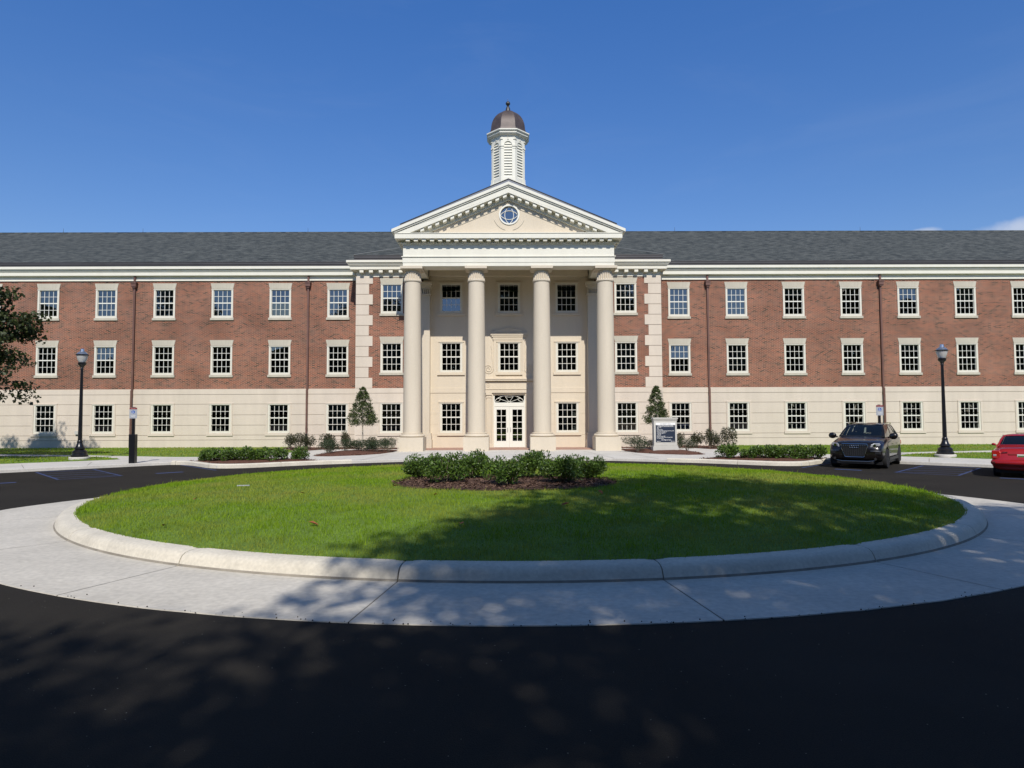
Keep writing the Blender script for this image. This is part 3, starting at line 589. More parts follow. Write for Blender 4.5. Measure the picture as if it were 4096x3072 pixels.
# ---- windows
def window_proto(stone):
    f = MB(); W, B, T = .66, .925, .85
    # outer frame proud of the wall, stepped sash inside it
    f.box(-W, -.545, -.03, .10, -B, T); f.box(.545, W, -.03, .10, -B, T); f.box(-.545, .545, -.03, .10, .79, T); f.box(-.545, .545, -.035, .10, -B, -.79)
    f.box(-W-.02, W+.02, -.05, .0, T-.035, T+.012)
    o = f.build('window', FRAME, None, bevel=.006)
    f = MB()
    f.box(-.545, .545, .022, .06, -.03, .035)
    for x in (-.272, 0, .272): f.box(x-.0125, x+.0125, .03, .058, .035, .79); f.box(x-.0125, x+.0125, .04, .064, -.79, -.03)
    f.box(-.545, .545, .032, .056, .40, .425); f.box(-.545, .545, .042, .062, -.425, -.40)
    for x in (-.545, .527): f.box(x, x+.018, .028, .06, .035, .79); f.box(x, x+.018, .038, .066, -.79, -.03)
    f.build('sash', FRAMEW, o)
    g = MB(); g.face([(-.545,.048,.0),(.545,.048,.0),(.545,.048,.79),(-.545,.048,.79)]); g.build('pane', GLASS, o)
    g = MB(); g.face([(-.545,.056,-.79),(.545,.056,-.79),(.545,.056,.0),(-.545,.056,.0)]); g.build('pane', GLASS, o)
    s_ = MB()
    if stone == 'brick':
        s_.prism([(-.655, T+.028), (.655, T+.028), (.735, T+.375), (-.735, T+.375)], -.028, .05); s_.build('lintel', LINTEL, o, bevel=.006)
        s_ = MB(); s_.box(-.725, .725, -.075, .08, -B-.15, -B-.002); s_.build('sill', LINTEL, o, bevel=.008)
    elif stone == 'base':
        for a, b_ in ((-.765, -.662), (.662, .765)): s_.box(a, b_, -.060, .05, -B-.002, T+.0)
        s_.box(-.765, .765, -.062, .05, T+.014, T+.085); s_.build('surround', STONE, o, bevel=.006)
        s_ = MB(); s_.box(-.80, .80, -.095, .05, -B-.16, -B-.004); s_.build('sill', STONE, o, bevel=.008)
    else:
        for a, b_ in ((-.76, -.662), (.662, .76)): s_.box(a, b_, -.045, .05, -B-.002, T+.0)
        s_.box(-.76, .76, -.075, .05, T+.014, T+.10); s_.build('surround', STUCCO, o, bevel=.006)
        s_ = MB(); s_.box(-.82, .82, -.085, .05, -B-.16, -B-.004); s_.build('sill', STUCCO, o, bevel=.008)
    return o
protos = {}
blind_me = {}
def put_window(x, y, z, kind, blind=0.0, tu=None, tl=None):
    if kind not in protos: o = protos[kind] = window_proto(kind); o.parent = BLD
    else: o = copy_tree(protos[kind], BLD)
    for ch in [c for c in o.children if c.name.startswith('blind')]: bpy.data.objects.remove(ch)
    o.location = (x, y, z)
    for c in o.children:
        if c.name.startswith('pane'):
            up = min(v.co.z for v in c.data.vertices) > -.1; t_ = tu if up else tl
            c.rotation_euler = (R(random.gauss(0, .35)) if t_ is None else R(t_), 0, R(random.gauss(0, .5)))
    if blind > 0:
        key = round(blind, 2)
        if key not in blind_me:
            g = MB(); g.face([(-.56,.13,.80-1.6*blind),(.56,.13,.80-1.6*blind),(.56,.13,.82),(-.56,.13,.82)]); t = g.build('blind', BLIND); blind_me[key] = t.data; bpy.data.objects.remove(t)
        t = bpy.data.objects.new('blind', blind_me[key]); col.objects.link(t); t.parent = o
    return o
topb = {(-1,0):1,(-1,2):1,(-1,3):1,(-1,4):.0,(-1,5):.6,(1,0):1,(1,1):1,(1,2):.3,(1,4):.35,(1,5):.6}
topt = {(-1,5):(-.2,.6),(-1,4):(-.4,-.4),(-1,1):(-.6,2.2),(1,2):(.6,.9),(1,3):(.6,1.0),(1,4):(-.5,.6),(1,5):(.5,.9),(1,6):(.6,1.0),(-1,6):(.4,.9)}
midb = {(1,1):.9,(-1,4):.3,(1,4):.2,(-1,6):.4}
for sg in (-1, 1):
    for k, x in enumerate(WX):
        put_window(sg*x, YW, ZW[0], 'brick', topb.get((sg, k), 0), *topt.get((sg, k), (None, None))); put_window(sg*x, YW, ZW[1], 'brick', midb.get((sg, k), 0), *(((-1.6, .3) if (sg, k) in ((-1,4),(-1,5),(1,0),(1,6)) else (random.uniform(.2,.9), random.uniform(.4,1.2)))))
        put_window(sg*x, YW-.02, ZW[2], 'base', {(-1,0):1,(-1,5):.9,(1,6):.5}.get((sg, k), random.choice((.13,.13,0,.16))))
    put_window(sg*BX, YB, ZW[0], 'brick', .5); put_window(sg*BX, YB, ZW[1], 'brick', 1.0 if sg > 0 else .85); put_window(sg*BX, YB-.02, ZW[2], 'base', .13)
for x in PX:
    put_window(x, YB-.01, ZW[0], 'porch', 0, 2.4, -1.6 if x < -1 else 2.2); put_window(x, YB-.01, ZW[1], 'porch', 0, .4, .6)
    if x != PX[1]: put_window(x, YB-.01, ZW[2], 'porch', .13)

# ---- wing cornice, bay cornice, gutters, roofs
def run_profile(prof, path_fn, name, m, bevel=0):
    pass
cx = MB()
def bands(mb, x0, x1, Y, rows):
    for (z0, z1, out, *back) in rows: mb.box(x0, x1, Y-out, Y+(back[0] if back else .1), z0, z1)
for sg in (-1, 1):
    c = MB(); x0, x1 = sorted((sg*9.15, sg*(XE+.3)))
    bands(c, x0, x1, YW, ((10.395,10.47,.07),(10.47,10.72,.025),(10.70,10.925,.235),(10.925,10.975,.27),(10.975,11.03,.31),(11.03,11.07,.33),(11.07,11.235,.40)))
    c.build('wing_cornice', TRIM, BLD, bevel=.012)
    c = MB(); c.box(x0, x1, YW-.40, YW-.02, 11.238, 11.33); c.box(x0, x1, YW-.43, YW-.02, 11.33, 11.46); c.box(x0, x1, YW-.45, YW-.02, 11.46, 11.50)
    c.build('gutter', GUTTER, BLD, bevel=.008)
    # bay cornice returns round the corner
    c = MB()
    for z0, z1, o_ in ((10.30,10.42,.03),(10.68,10.88,.37),(10.88,10.93,.42),(10.93,10.99,.46),(10.99,11.06,.50),(11.06,11.20,.56)):
        xa, xb = sorted((sg*5.6, sg*(9.08+o_-.06))); c.box(xa, xb, YB-o_, YW+.2, z0, z1)
    xa, xb = sorted((sg*5.6, sg*9.09)); c.box(xa, xb, YB-.022, YB+.2, 10.42, 10.70)
    c.build('bay_cornice', TRIM2, BLD, bevel=.012)
    c = MB()
    for x in (8.72, 8.16, 7.58, 6.99, 6.40, 5.82): c.box(sg*x-.115, sg*x+.115, YB-.33, YB-.02, 10.505, 10.66)
    c.box(*sorted((sg*9.05, sg*9.36)), 39.0, 39.23, 10.505, 10.66); c.box(*sorted((sg*9.05, sg*9.36)), 39.55, 39.78, 10.505, 10.66)
    c.build('modillions', TRIM2, BLD, bevel=.01)
    c = MB(); xa, xb = sorted((sg*5.7, sg*9.13)); c.box(xa, xb, YB-.46, YW-.2, 11.203, 11.32); c.box(xa, xb, YB-.49, YW-.2, 11.32, 11.46); c.box(xa-(.02 if sg < 0 else 0), xb+(.02 if sg > 0 else 0), YB-.51, YW-.2, 11.46, 11.505)
    c.build('gutter', GUTTER, BLD, bevel=.008)
r = MB(); SL = .431; EY = YW-.44; RZ = 11.5
r.face([(-XE-.4,EY,RZ),(XE+.4,EY,RZ),(XE+.4,52,RZ+SL*(52-EY)),(-XE-.4,52,RZ+SL*(52-EY))]); r.face([(-XE-.4,52,RZ+SL*(52-EY)),(XE+.4,52,RZ+SL*(52-EY)),(XE+.4,64.5,RZ),(-XE-.4,64.5,RZ)])
r.box(-XE-.4, XE+.4, 51.93, 52.07, RZ+SL*(52-EY)-.03, RZ+SL*(52-EY)+.035)
mr = r.build('main_roof', SHINGLE, BLD)
for x in (-35.9, -29.5, -16.2, -9.5, 13.5, 28.6):
    b = MB(); b.tube([(x, 52, RZ+SL*(52-EY)), (x, 52, RZ+SL*(52-EY)+.38)], [.016, .006], 6); b.build('lightning_rod', MATS['bronze_gutter'], mr)
r = MB(); BYE = YB-.5; t = 4.0
r.face([(-9.14,BYE,RZ+.01),(9.14,BYE,RZ+.01),(9.14-t,BYE+t,RZ+.01+SL*t),(-9.14+t,BYE+t,RZ+.01+SL*t)])
for sg in (-1, 1):
    r.face([(sg*9.14,BYE,RZ+.01),(sg*9.14,EY,RZ+.01),(sg*(9.14-t),EY+t,RZ+.01+SL*t),(sg*(9.14-t),BYE+t,RZ+.01+SL*t)])
    r.tube([(sg*9.14,BYE,RZ+.02),(sg*(9.14-t),BYE+t,RZ+.02+SL*t)], .035, 6, mi=1)
r.build('bay_roof', [SHINGLE, mat('hip_flashing', (.15,.16,.16), .7)], BLD)

# ---- downspouts
def downspout(x):
    d = MB(); y = YW-.085
    d.box(x-.055, x+.055, y-.05, y+.06, 3.62, 9.95); d.box(x-.05, x+.05, y-.13, y-.03, .95, 3.25)
    d.prism([(x-.055, 3.64), (x+.055, 3.64), (x+.05, 3.22), (x-.05, 3.22)], y-.12, y+.04)
    d.box(x-.055, x+.055, y-.05, y+.06, 10.28, 10.68)
    for z in (3.70, 6.2, 8.4): d.box(x-.07, x+.07, y-.056, y+.06, z, z+.05)
    d.box(x-.062, x+.062, y-.14, y-.02, 1.22, 1.27); d.box(x-.062, x+.062, y-.14, y-.02, 1.34, 1.37)
    o = d.build('downspout', COPPER, BLD, bevel=.006)
    h = MB()
    h.prism([(x-.07, 9.93), (x+.07, 9.93), (x+.14, 10.02), (x-.14, 10.02)], y-.12, y+.06); h.box(x-.145, x+.145, y-.17, y+.06, 10.02, 10.20); h.box(x-.165, x+.165, y-.19, y+.06, 10.20, 10.245); h.box(x-.18, x+.18, y-.20, y+.06, 10.245, 10.285)
    h.build('leader_head', COPPER, o, bevel=.006)
    h = MB(); h.box(x-.065, x+.065, y-.15, y-.01, .14, .96); h.build('downspout_boot', BLACK, o, bevel=.015)
for x in (-23.08, -12.38, 12.33, 23.08): downspout(x)
v = MB(); v.box(-26.45, -26.20, YW-.16, YW-.05, .98, 1.16); v.box(-26.47, -26.18, YW-.18, YW-.15, .96, 1.18); v.build('wall_box', PRECAST, BLD, bevel=.01)

# ---- portico
CXS = (-5.28, -1.78, 1.80, 5.29); CY = 35.45
def fl(k, z): return 1.0
def column(x):
    b = MB(); b.box(x-.68, x+.68, CY-.70, CY+.70, .10, .86)
    b.lathe([(.60,.85),(.655,.872),(.69,.92),(.685,.965),(.645,1.0),(.575,1.015),(.565,1.04),(.585,1.05),(.585,1.075),(.50,1.09)], x, CY, 40)
    base = b.build('column', COLM, BLD, smooth=True)
    s_ = MB(); prof = []
    for i in range(18):
        u = i/17; rr = .483 if u < .3 else .483-.047*((u-.3)/.7)**1.6
        prof.append((rr, 1.05+u*(9.33-1.05)))
    prof = [(.50,1.045)] + prof
    s_.lathe(prof, x, CY, 48); s_.build('shaft', COLM, base, smooth=True)
    c = MB()
    c.lathe([(.437,9.31),(.475,9.33),(.492,9.37),(.475,9.41),(.455,9.42)], x, CY, 48)
    c.lathe([(.470,9.42),(.472,9.46),(.430,9.74),(.425,9.79)], x, CY, 88, mod=lambda k, z: 1.0 if (k % 4) in (0, 1) or z < 9.44 else .83)
    c.lathe([(.36,9.79),(.39,9.81),(.40,9.86),(.38,9.93),(.42,9.97)], x, CY, 40)
    c.box(x-.50, x+.50, CY-.50, CY+.50, 9.955, 9.99); c.box(x-.60, x+.60, CY-.60, CY+.60, 9.99, 10.13)
    c.build('capital', COLM, base, smooth=True, angle=30)
for x in CXS: column(x)
for sg in (-1, 1):                       # pilasters against the wall
    p = MB(); x = sg*4.98; y0 = YB-.35
    p.box(x-.46, x+.46, y0-.14, YB, .10, .62); p.box(x-.43, x+.43, y0-.10, YB, .62, .86); p.box(x-.40, x+.40, y0-.07, YB, .86, 1.0)
    p.box(x-.32, x+.32, y0, YB, 1.0, 9.12); p.box(x-.37, x+.37, y0-.05, YB, 9.12, 9.22)
    for k in range(6): p.box(x-.315+k*.113, x-.315+k*.113+.066, y0-.035, YB, 9.22, 9.50)
    p.box(x-.33, x+.33, y0-.008, YB, 9.50, 9.62); p.box(x-.40, x+.40, y0-.08, YB, 9.62, 9.74); p.box(x-.46, x+.46, y0-.15, YB, 9.74, 9.92)
    p.build('pilaster', COLM, BLD, bevel=.012)
e = MB(); EF = 34.97; EX = 5.75
e.box(-EX, EX, EF, EF+.98, 10.13, 10.325); e.box(-EX-.02, EX+.02, EF-.02, EF+.99, 10.325, 10.62); e.box(-EX-.07, EX+.07, EF-.07, EF+1.0, 10.62, 10.675); e.box(-EX+.005, EX-.005, EF+.005, EF+.98, 10.675, 11.30)
for sg in (-1, 1):
    xa, xb = sorted((sg*EX, sg*(EX-.98)))
    e.box(xa, xb, EF+.98, YB, 10.13, 10.325); e.box(xa-(.02 if sg < 0 else 0), xb+(.02 if sg > 0 else 0), EF+.99, YB, 10.325, 10.62); e.box(xa-(.07 if sg < 0 else 0), xb+(.07 if sg > 0 else 0), EF+1.0, YB+.1, 10.62, 10.675); e.box(xa, xb, EF+.98, YB+3, 10.675, 11.85)
e.build('entablature', TRIM, BLD, bevel=.008)
e = MB(); e.box(-EX+.9, EX-.9, EF+.9, YB, 10.86, 10.95)
for x in (-1.78, 1.80): e.box(x-.45, x+.45, EF+.98, YB-.34, 10.45, 10.858)
e.build('porch_ceiling', STUCCO, BLD)
e = MB()
e.box(-EX-.05, EX+.05, EF-.05, EF+.9, 11.30, 11.36); e.box(-EX-.10, EX+.10, EF-.10, EF+.9, 11.36, 11.40)
e.box(-EX-.38, EX+.38, EF-.44, EF+.9, 11.54, 11.80); e.box(-EX-.41, EX+.41, EF-.47, EF+.9, 11.80, 11.84); e.box(-EX-.02, EX+.02, EF-.02, EF+.9, 11.40, 11.54)
for sg in (-1, 1):
    xa, xb = sorted((sg*(EX-.5), sg*(EX+.38))); e.box(xa, xb, EF+.9, YW+.2, 11.54, 11.80)
e.build('cornice', TRIM, BLD, bevel=.01)
e = MB()
for k in range(26):
    x = -5.44+k*10.9/25; e.box(x-.108, x+.108, EF-.36, EF, 11.415, 11.53)
for sg in (-1, 1):
    for k in range(7): y = EF+.2+k*.45; e.box(*sorted((sg*EX, sg*(EX+.3))), y-.108, y+.108, 11.415, 11.53)
e.build('dentils', TRIM, BLD, bevel=.008)
# tympanum and raking cornice
e = MB(); RS = .411
seg = 48; cxr, czr, rad = .035, 12.955, .545
def tz(x): return 14.02-RS*abs(x)
# tympanum face with a round opening
pts = []
outer = [(-4.95, 11.84), (4.95, 11.84), (5.1, 11.95), (0.0, 14.06), (-5.1, 11.95)]
bm_ = e.bm; ov = []
ring = [bm_.verts.new((cxr+rad*math.cos(2*math.pi*k/seg), EF+.02, czr+rad*math.sin(2*math.pi*k/seg))) for k in range(seg)]
ring2 = [bm_.verts.new((cxr+rad*math.cos(2*math.pi*k/seg), EF+.22, czr+rad*math.sin(2*math.pi*k/seg))) for k in range(seg)]
def cast(a):
    dx, dz = math.cos(a), math.sin(a); best = 99
    for (x0, z0), (x1, z1) in zip(outer, outer[1:]+outer[:1]):
        ex, ez = x1-x0, z1-z0; den = dx*ez-dz*ex
        if abs(den) < 1e-9: continue
        tt_ = ((x0-cxr)*ez-(z0-czr)*ex)/den; u = ((x0-cxr)*dz-(z0-czr)*dx)/den
        if tt_ > 0 and -1e-6 <= u <= 1+1e-6: best = min(best, tt_)
    return best
angs = [2*math.pi*k/seg for k in range(seg)]
oring = [bm_.verts.new((cxr+cast(a)*math.cos(a), EF+.02, czr+cast(a)*math.sin(a))) for a in angs]
for k in range(seg):
    a, b2 = k, (k+1) % seg
    bm_.faces.new((ring[a], ring[b2], oring[b2], oring[a])); bm_.faces.new((ring[a], ring[b2], ring2[b2], ring2[a]))
# incised lines parallel to the rakes and round the oculus
e.build('tympanum', STUCCO, BLD)
e = MB()
for sg in (-1, 1): e.prism([(sg*x, z) for x, z in ((.60, 13.26), (3.05, 12.24), (3.05, 12.215), (.60, 13.235))], EF-.005, EF+.015)
for a0, a1 in ((200, 257), (283, 340)):
    pp = [(cxr+.85*math.cos(R(a)), czr+.85*math.sin(R(a))) for a in range(a0, a1, 4)]; qq = [(cxr+.87*math.cos(R(a)), czr+.87*math.sin(R(a))) for a in range(a0, a1, 4)][::-1]
    e.prism(pp+qq, EF-.005, EF+.015)
e.build('tympanum_reveals', LINTEL, BLD)
e = MB()
def rake(y0, y1, ztop, zbot, xe):
    for sg in (-1, 1):
        e.prism([(0, ztop), (sg*xe, ztop-RS*xe), (sg*xe, max(zbot-RS*xe, 11.846)), (sg*min(xe, (zbot-11.846)/RS), max(zbot-RS*xe, 11.846)), (0, zbot)] if (zbot-11.846)/RS < xe else [(0, ztop), (sg*xe, ztop-RS*xe), (sg*xe, zbot-RS*xe), (0, zbot)], y0, y1)
rake(EF-.56, EF+.6, 14.60, 14.44, 6.28); rake(EF-.50, EF+.6, 14.44, 14.36, 6.22); rake(EF-.44, EF+.6, 14.36, 14.03, 6.14); rake(EF-.08, EF+.6, 14.03, 13.74, 5.30)
e.build('raking_cornice', TRIM, BLD, bevel=.008)
for k in range(1, 13):
    for sg in (-1, 1):
        x = sg*(.0+.2+(k-1)*.405); zc = 13.95-RS*abs(x)
        if zc < 12.02: continue
        e = MB(); e.prism([(x-.10, zc-.085+RS*.10*sg), (x+.10, zc-.085-RS*.10*sg), (x+.10, zc+.065-RS*.10*sg), (x-.10, zc+.065+RS*.10*sg)], EF-.38, EF-.02); e.build('rake_modillion', TRIM, BLD, bevel=.008)
r = MB()
for sg in (-1, 1):
    zt = lambda x: 14.83-.424*x
    r.face([(0, EF-.40, zt(0)), (sg*5.85, EF-.40, zt(5.85)), (sg*5.85, 47, zt(5.85)), (0, 47, zt(0))]); r.face([(0, EF-.40, zt(0)), (sg*5.85, EF-.40, zt(5.85)), (sg*5.85, EF-.40, zt(5.85)-.05), (0, EF-.40, zt(0)-.05)], 1)
    r.face([(0, EF-.37, zt(0)-.05), (sg*5.85, EF-.37, zt(5.85)-.05), (sg*6.0, EF-.52, 14.60-RS*6.0), (0, EF-.52, 14.60)], 2)
r.build('portico_roof', [SHINGLE, mat('roof_edge_black', (.012,.012,.014), .6), mat('lead_flashing', (.30,.31,.33), .45, metal=.5)], BLD)
# oculus
e = MB()
ri = .482
pr = [(.0, .0)]
def ringband(mb, r0, r1, y0, y1, n=56):
    v = [[mb.bm.verts.new((cxr+r_*math.cos(2*math.pi*k/n), y, czr+r_*math.sin(2*math.pi*k/n))) for k in range(n)] for r_, y in ((r0,y0),(r1,y0),(r1,y1),(r0,y1))]
    for i in range(4):
        for k in range(n): mb.bm.faces.new((v[i][k], v[i][(k+1) % n], v[(i+1) % 4][(k+1) % n], v[(i+1) % 4][k]))
ringband(e, ri, .56, EF-.03, EF+.2)
oc = e.build('round_window', FRAMEW, BLD, smooth=True)
e = MB()
def lens(vertical):
    b_ = .50*ri; c_ = (ri*ri-b_*b_)/(2*b_); rr2 = c_+b_
    for sg in (-1, 1):
        th = math.asin(ri/rr2); pl = []
        for i in range(25):
            a = -th+2*th*i/24; u, w_ = sg*(rr2*math.cos(a)-c_), rr2*math.sin(a)
            pl.append((cxr+u, EF+.10, czr+w_) if vertical else (cxr+w_, EF+.095, czr+u))
        e.tube(pl, .019, 6)
lens(True); lens(False); e.build('tracery', FRAMEW, oc, smooth=True)
e = MB(); e.bm.faces.new([e.bm.verts.new((cxr+ri*1.02*math.cos(2*math.pi*k/40), EF+.13, czr+ri*1.02*math.sin(2*math.pi*k/40))) for k in range(40)]); e.build('pane', glossmix('oculus_glass', (.25,.28,.3), .22), oc)
e = MB(); e.bm.faces.new([e.bm.verts.new((cxr+.6*math.cos(2*math.pi*k/40), EF+.5, czr+.6*math.sin(2*math.pi*k/40))) for k in range(40)]); e.build('dark_attic', mat('attic_dark', (.01,.012,.02), .9), oc)
# porch floor and doorway
b = MB(); b.box(-5.85, 5.85, 35.9, YB+.1, .08, .135); b.build('porch_floor', PAVER, BLD)
b = MB()
for sg in (-1, 1):
    x0, x1 = sorted((sg*1.04, sg*1.36)); b.box(x0, x1, YB-.13, YB, .10, .32); b.box(x0+.02, x1-.02, YB-.09, YB, .32, 3.06)
    for k in range(4): b.box(x0+.035+k*.066, x0+.035+k*.066+.035, YB-.105, YB, .42, 2.98)
    b.box(x0, x1, YB-.12, YB, 3.06, 3.12); b.box(x0-.02, x1+.02, YB-.15, YB, 3.22, 3.35); b.box(x0+.01, x1-.01, YB-.10, YB, 3.12, 3.22)
    b.box(*sorted((sg*.955, sg*1.05)), YB-.06, YB+.05, .10, 3.34)
b.box(-1.42, 1.42, YB-.13, YB, 3.35, 3.55); b.box(-1.46, 1.46, YB-.16, YB, 3.55, 3.585); b.box(-1.42, 1.42, YB-.12, YB, 3.585, 4.03); b.box(-1.50, 1.50, YB-.26, YB, 4.055, 4.14); b.box(-1.54, 1.54, YB-.29, YB, 4.14, 4.185); b.box(-1.47, 1.47, YB-.2, YB, 4.185, 4.235)
b.box(-.955, .97, YB-.06, YB+.08, 3.27, 3.345)
b.build('door_surround', STUCCO, BLD, bevel=.008)
b = MB()
for sg in (-1, 1):
    c0 = Vector((sg*1.24, YB-.125, 3.80)); b.tube([c0+Vector((.115*math.cos(2*math.pi*k/20), 0, .115*math.sin(2*math.pi*k/20))) for k in range(20)], .012, 6, closed=True); b.tube([c0+Vector((.04*math.cos(2*math.pi*k/14), 0, .04*math.sin(2*math.pi*k/14))) for k in range(14)], .01, 6, closed=True)
    sc_ = []
    for i in range(46):                         # scroll beside the upper window
        a = i/45*4.3*math.pi; rr3 = .30-.26*i/45; sc_.append((sg*(1.22) + sg*-rr3*math.cos(a), YB-.03, 4.78 - rr3*math.sin(a)))
    b.tube(sc_, .017, 6)
    b.tube([(sg*.93, YB-.03, 4.72), (sg*.96, YB-.03, 5.1), (sg*1.03, YB-.03, 5.5), (sg*1.01, YB-.03, 5.9), (sg*1.07, YB-.03, 6.15)], .02, 6)
b.build('scrollwork', STUCCO, BLD, smooth=True)
b = MB(); zc = YB-.01
b.box(-.90, -.755, zc-.05, zc, 4.24, 6.53); b.box(.775, .92, zc-.05, zc, 4.24, 6.53); b.box(-.93, .95, zc-.06, zc, 6.46, 6.53); b.box(-.97, .99, zc-.075, zc, 6.53, 6.60)
for k in range(17): b.box(-.94+k*.115, -.94+k*.115+.06, zc-.085, zc, 6.60, 6.65)
b.box(-1.03, 1.05, zc-.10, zc, 6.68, 6.78); b.box(-.96, .98, zc-.06, zc, 6.60, 6.68); b.box(-1.09, 1.11, zc-.13, zc, 6.78, 6.93); b.prism([(-1.02, 6.935), (1.04, 6.935), (1.04, 7.02), (.01, 7.25), (-1.02, 7.02)], zc-.07, zc)
b.build('window_pediment', STUCCO, BLD, bevel=.008)
d = MB(); y0 = YB+.04
d.box(-.93, -.86, y0, y0+.1, .135, 3.27); d.box(.88, .95, y0, y0+.1, .135, 3.27); d.box(-.86, .88, y0, y0+.1, 2.55, 2.78); d.box(-.86, .88, y0, y0+.1, 3.21, 3.27)
dfr = d.build('door_frame', FRAMEW, BLD, bevel=.006)
d = MB(); cxd = .008; Rt = .862
def arc(cx0, cz0, rx, rz, a0, a1, n=20): return [(cx0+rx*math.cos(R(a0+(a1-a0)*i/n)), y0+.05, cz0+rz*math.sin(R(a0+(a1-a0)*i/n))) for i in range(n+1)]
d.tube(arc(cxd, 2.78, Rt, .42, 0, 180, 32), .02, 6)
for a in (38, 72, 108, 142): d.tube([(cxd+.09*math.cos(R(a)), y0+.05, 2.79+.05*math.sin(R(a))), (cxd+Rt*math.cos(R(a)), y0+.05, 2.78+.42*math.sin(R(a)))], .013, 6)
d.tube(arc(cxd, 3.21, .26, .11, 195, 345), .012, 6)
for sg in (-1, 1): d.tube(arc(cxd+sg*.80, 3.02, .28, .20, 175 if sg > 0 else 225, 315 if sg > 0 else 365), .013, 6)
d.tube(arc(cxd, 2.78, .10, .06, 0, 180), .014, 6)
d.build('fanlight', FRAMEW, dfr, smooth=True)
d = MB(); d.face([(-.86,y0+.07,2.78),(.88,y0+.07,2.78),(.88,y0+.07,3.21),(-.86,y0+.07,3.21)]); d.build('pane', GLASS, dfr)
for sg in (-1, 1):
    x0, x1 = (-.86, .006) if sg < 0 else (.010, .88); gx0, gx1 = (-.745, -.185) if sg < 0 else (.20, .765)
    d = MB(); d.box(x0, gx0, y0+.02, y0+.07, .14, 2.545); d.box(gx1, x1, y0+.02, y0+.07, .14, 2.545); d.box(gx0, gx1, y0+.02, y0+.07, .14, .505); d.box(gx0, gx1, y0+.02, y0+.07, 2.365, 2.545)
    xm = (gx0+gx1)/2; d.box(xm-.017, xm+.017, y0+.025, y0+.06, .505, 2.365)
    for k in range(1, 5): z = .505+k*.372; d.box(gx0, gx1, y0+.026, y0+.06, z-.017, z+.017)
    dl = d.build('door', FRAMEW, BLD, bevel=.005)
    d = MB(); d.face([(gx0,y0+.05,.505),(gx1,y0+.05,.505),(gx1,y0+.05,2.365),(gx0,y0+.05,2.365)]); d.build('pane', GLASS, dl)
    d = MB(); hx = -.085 if sg < 0 else .09; d.tube([(hx,y0+.02,1.07),(hx,y0-.05,1.09),(hx,y0-.05,1.29),(hx,y0+.02,1.31)], .015, 8); d.build('handle', SILVER, dl, smooth=True)

# ---- cupola (octagonal)
CUY = 44.0
cp = MB(); ap = 1.13; oc_r = ap/math.cos(math.pi/8); ph = math.pi/8
cp.box(-1.55, 1.55, CUY-1.55, CUY+1.55, 13.5, 17.0)
cp.lathe([(1.32/math.cos(ph),17.0),(1.32/math.cos(ph),17.36),(1.22/math.cos(ph),17.43),(1.22/math.cos(ph),17.66),(1.17/math.cos(ph),17.72),(ap*.94/math.cos(ph),17.73),(ap*.94/math.cos(ph),20.8)], 0, CUY, 8, ph=ph)
CUP = cp.build('cupola', TRIM, BLD)
for k in range(8):
    a = -math.pi/2 + k*math.pi/4; mt = Matrix.Translation((0, CUY, 0)) @ Matrix.Rotation(a+math.pi/2, 4, 'Z'); hw = ap*math.tan(ph)
    f = MB(); y = -ap
    f.box(-hw, -.265, y, y+.08, 17.730, 20.860); f.box(.265, hw, y, y+.08, 17.730, 20.860); f.box(-.265, .265, y, y+.08, 17.730, 18.000)
    top = [(-.265, 20.860), (.265, 20.860)]; arc_ = [(.265*math.cos(R(t)), 20.200+.265*math.sin(R(t))) for t in range(0, 181, 15)]
    f.prism([(.265, 20.860)] + arc_[:7] + [(0, 20.860)], y, y+.08); f.prism([(0, 20.860)] + arc_[6:] + [(-.265, 20.860)], y, y+.08)
    f.box(-hw, -.262, y-.04, y, 20.110, 20.230); f.box(.262, hw, y-.04, y, 20.110, 20.230); f.box(-hw, -.30, y-.02, y, 19.960, 19.990); f.box(.30, hw, y-.02, y, 19.960, 19.990)
    f.box(-hw-.02, -.30, y-.03, y, 17.730, 18.000); f.box(.30, hw+.02, y-.03, y, 17.730, 18.000)
    for sx in (-.22, .22):                      # blind arcading under the cornice
        ar = [(sx+.20*math.cos(R(t)), y-.012, 20.660+.20*math.sin(R(t))) for t in range(0, 181, 15)]; f.tube(ar, .016, 5)
    f.box(-.035, .035, y-.05, y, 20.580, 20.630); f.box(-hw+.0, -.36, y-.05, y, 20.580, 20.630); f.box(.36, hw, y-.05, y, 20.580, 20.630)
    f.bm.transform(mt); f.build('cupola_panel', TRIM, CUP)
    l = MB()
    z = 18.010
    while z < 20.460:
        hwl = .262 if z < 20.160 else math.sqrt(max(.002, .265**2-(z-20.140)**2)) if z-20.140 < .26 else .05
        l.prism([(-hwl, z), (hwl, z), (hwl, z+.155), (-hwl, z+.155)], -.012, .012) if False else None
        q = [(y+.012, z), (y+.030, z), (y+.085, z+.088), (y+.067, z+.088)]
        va = [l.bm.verts.new((-hwl, yy, zz)) for yy, zz in q]; vb = [l.bm.verts.new((hwl, yy, zz)) for yy, zz in q]
        for i in range(4): l.bm.faces.new((va[i], va[(i+1) % 4], vb[(i+1) % 4], vb[i]))
        l.bm.faces.new(va); l.bm.faces.new(vb[::-1]); z += .188
    l.bm.transform(mt); l.build('louvre', TRIM, CUP)
    l = MB(); l.box(-.262, .262, y+.088, y+.10, 18.000, 20.460); l.bm.transform(mt); l.build('louvre_shadow_gap', mat('louvre_back', (.02,.02,.02), .9) if k == 0 else MATS['louvre_back'], CUP)
c = MB(); oo = 1/math.cos(ph)
